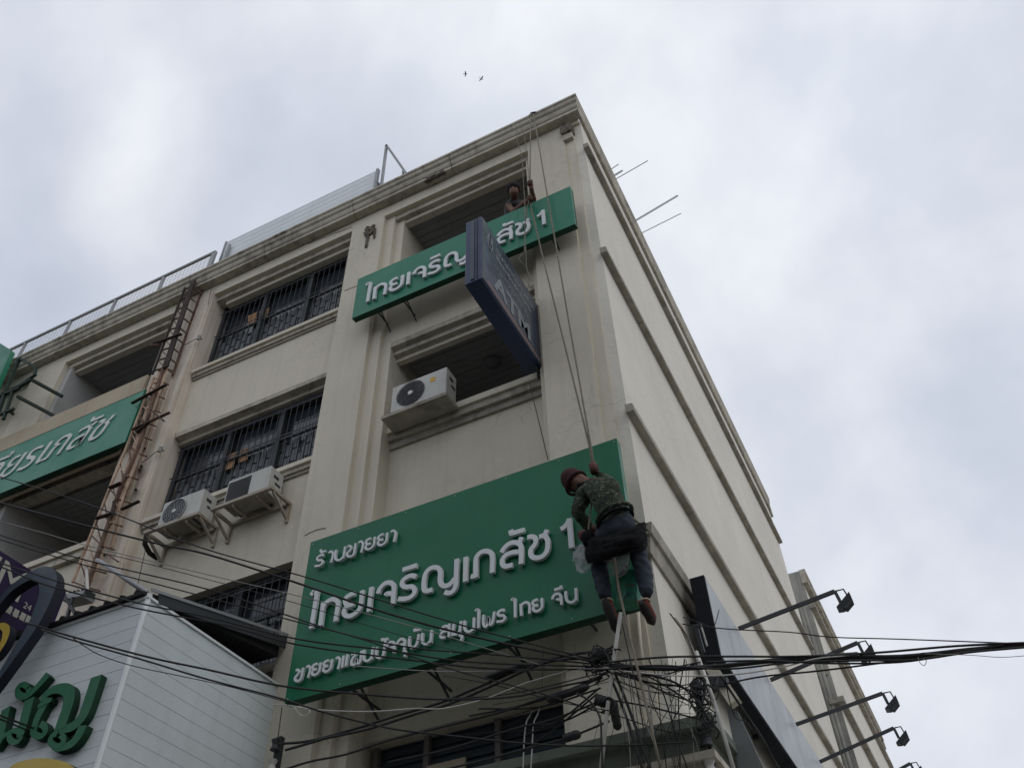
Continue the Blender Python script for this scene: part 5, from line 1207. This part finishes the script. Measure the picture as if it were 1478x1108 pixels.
UP = thing('person', 'dark haired man in grey T-shirt leaning over the upper green sign and holding the ropes', 'person', (-3.2, 7.1, 12.4))
J2 = dict(pelvis=(Vector((-3.32, 7.35, 12.85)), (.14, .11)), chest=(A(738, 300, 7.12), (.155, .11)), upper=(A(741, 293, 7.06), (.13, .09)), neck=(A(742, 286, 6.98), .05), jaw=(A(742, 279.5, 6.90), .07), skull=(A(741.5, 274, 6.93), .09),
          shL=(A(733, 297, 7.06), .062), elL=(A(741, 306, 6.9), .046), wrL=(A(759, 291, 6.66), .033), haL=(A(763, 288, 6.60), .03),
          shR=(A(753, 294, 7.08), .06), elR=(A(771, 290, 6.85), .045), wrR=(A(767, 272, 6.60), .032), haR=(A(765, 267, 6.58), .028))
E2 = [('pelvis', 'chest'), ('chest', 'upper'), ('upper', 'neck'), ('neck', 'jaw'), ('jaw', 'skull'), ('upper', 'shL'), ('shL', 'elL'), ('elL', 'wrL'), ('wrL', 'haL'), ('upper', 'shR'), ('shR', 'elR'), ('elR', 'wrR'), ('wrR', 'haR')]
me = person('person', '', J2, E2, None, 'pelvis')
crumple(me, .006)
dress(me, J2, [('pelvis', 'chest', 0, .03), ('chest', 'upper', 0, .05), ('upper', 'shL', 0, .03), ('upper', 'shR', 0, .03), ('shL', 'elL', 1, -.015), ('shR', 'elR', 1, -.015), ('elL', 'wrL', 1, 0), ('elR', 'wrR', 1, 0), ('neck', 'jaw', 1, -.02), ('jaw', 'skull', 1, 0), ('wrL', 'haL', 1, 0), ('wrR', 'haR', 1, 0)], [M['tee'], M['skin']])
mb = MB(); grip(mb, A(765, 265, 6.56), (0, 0, 1), (0, -1, 0), 1.15); grip(mb, A(764.5, 287, 6.56), (0, 0, 1), (1, -.6, 0), 1.15)
# the head looks down towards the street: face axes
hc = J2['skull'][0]; Fd = ((EYE - hc).normalized() + Vector((0, -.25, .12))).normalized(); Rd = Fd.cross(Vector((0, 0, 1))).normalized() * -1; Ud = Fd.cross(Rd).normalized()
if Ud.z < 0: Ud = -Ud
HR = Matrix((Rd, Fd, Ud)).transposed()
hp = lambda a, b, c: hc + Rd * a + Fd * b + Ud * c
mb.tube([hp(0, .094, .0), hp(0, .118, -.028), hp(0, .10, -.04)], [.008, .014, .010], 7)
for sg in (-1, 1): mb.tube([hp(sg * .09, -.01, .01), hp(sg * .10, -.012, -.015), hp(sg * .09, -.01, -.04)], [.009, .014, .008], 6)
join_tubes(me, mb, 1)
o = bpy.data.objects.new('body', me); C.objects.link(o); hang(o, UP)
blob('hair', hp(0, -.028, .05), (.108, .105, .088), M['hair'], UP, HR, .04)
for sg in (-1, 1): blob('hair_side', hp(sg * .082, -.02, .02), (.024, .05, .05), M['hair'], UP, HR, .06)
for sg in (-1, 1):
    blob('eye', hp(sg * .034, .096, .004), (.014, .007, .007), M['hair'], UP, HR, 0, 10)
    MB().tube([hp(sg * .018, .102, .022), hp(sg * .052, .094, .024)], .006, 5).build('eyebrow', M['hair'], UP)
MB().tube([hp(-.026, .094, -.058), hp(0, .102, -.060), hp(.026, .094, -.058)], [.004, .007, .004], 6).build('mouth', M['glove'], UP)
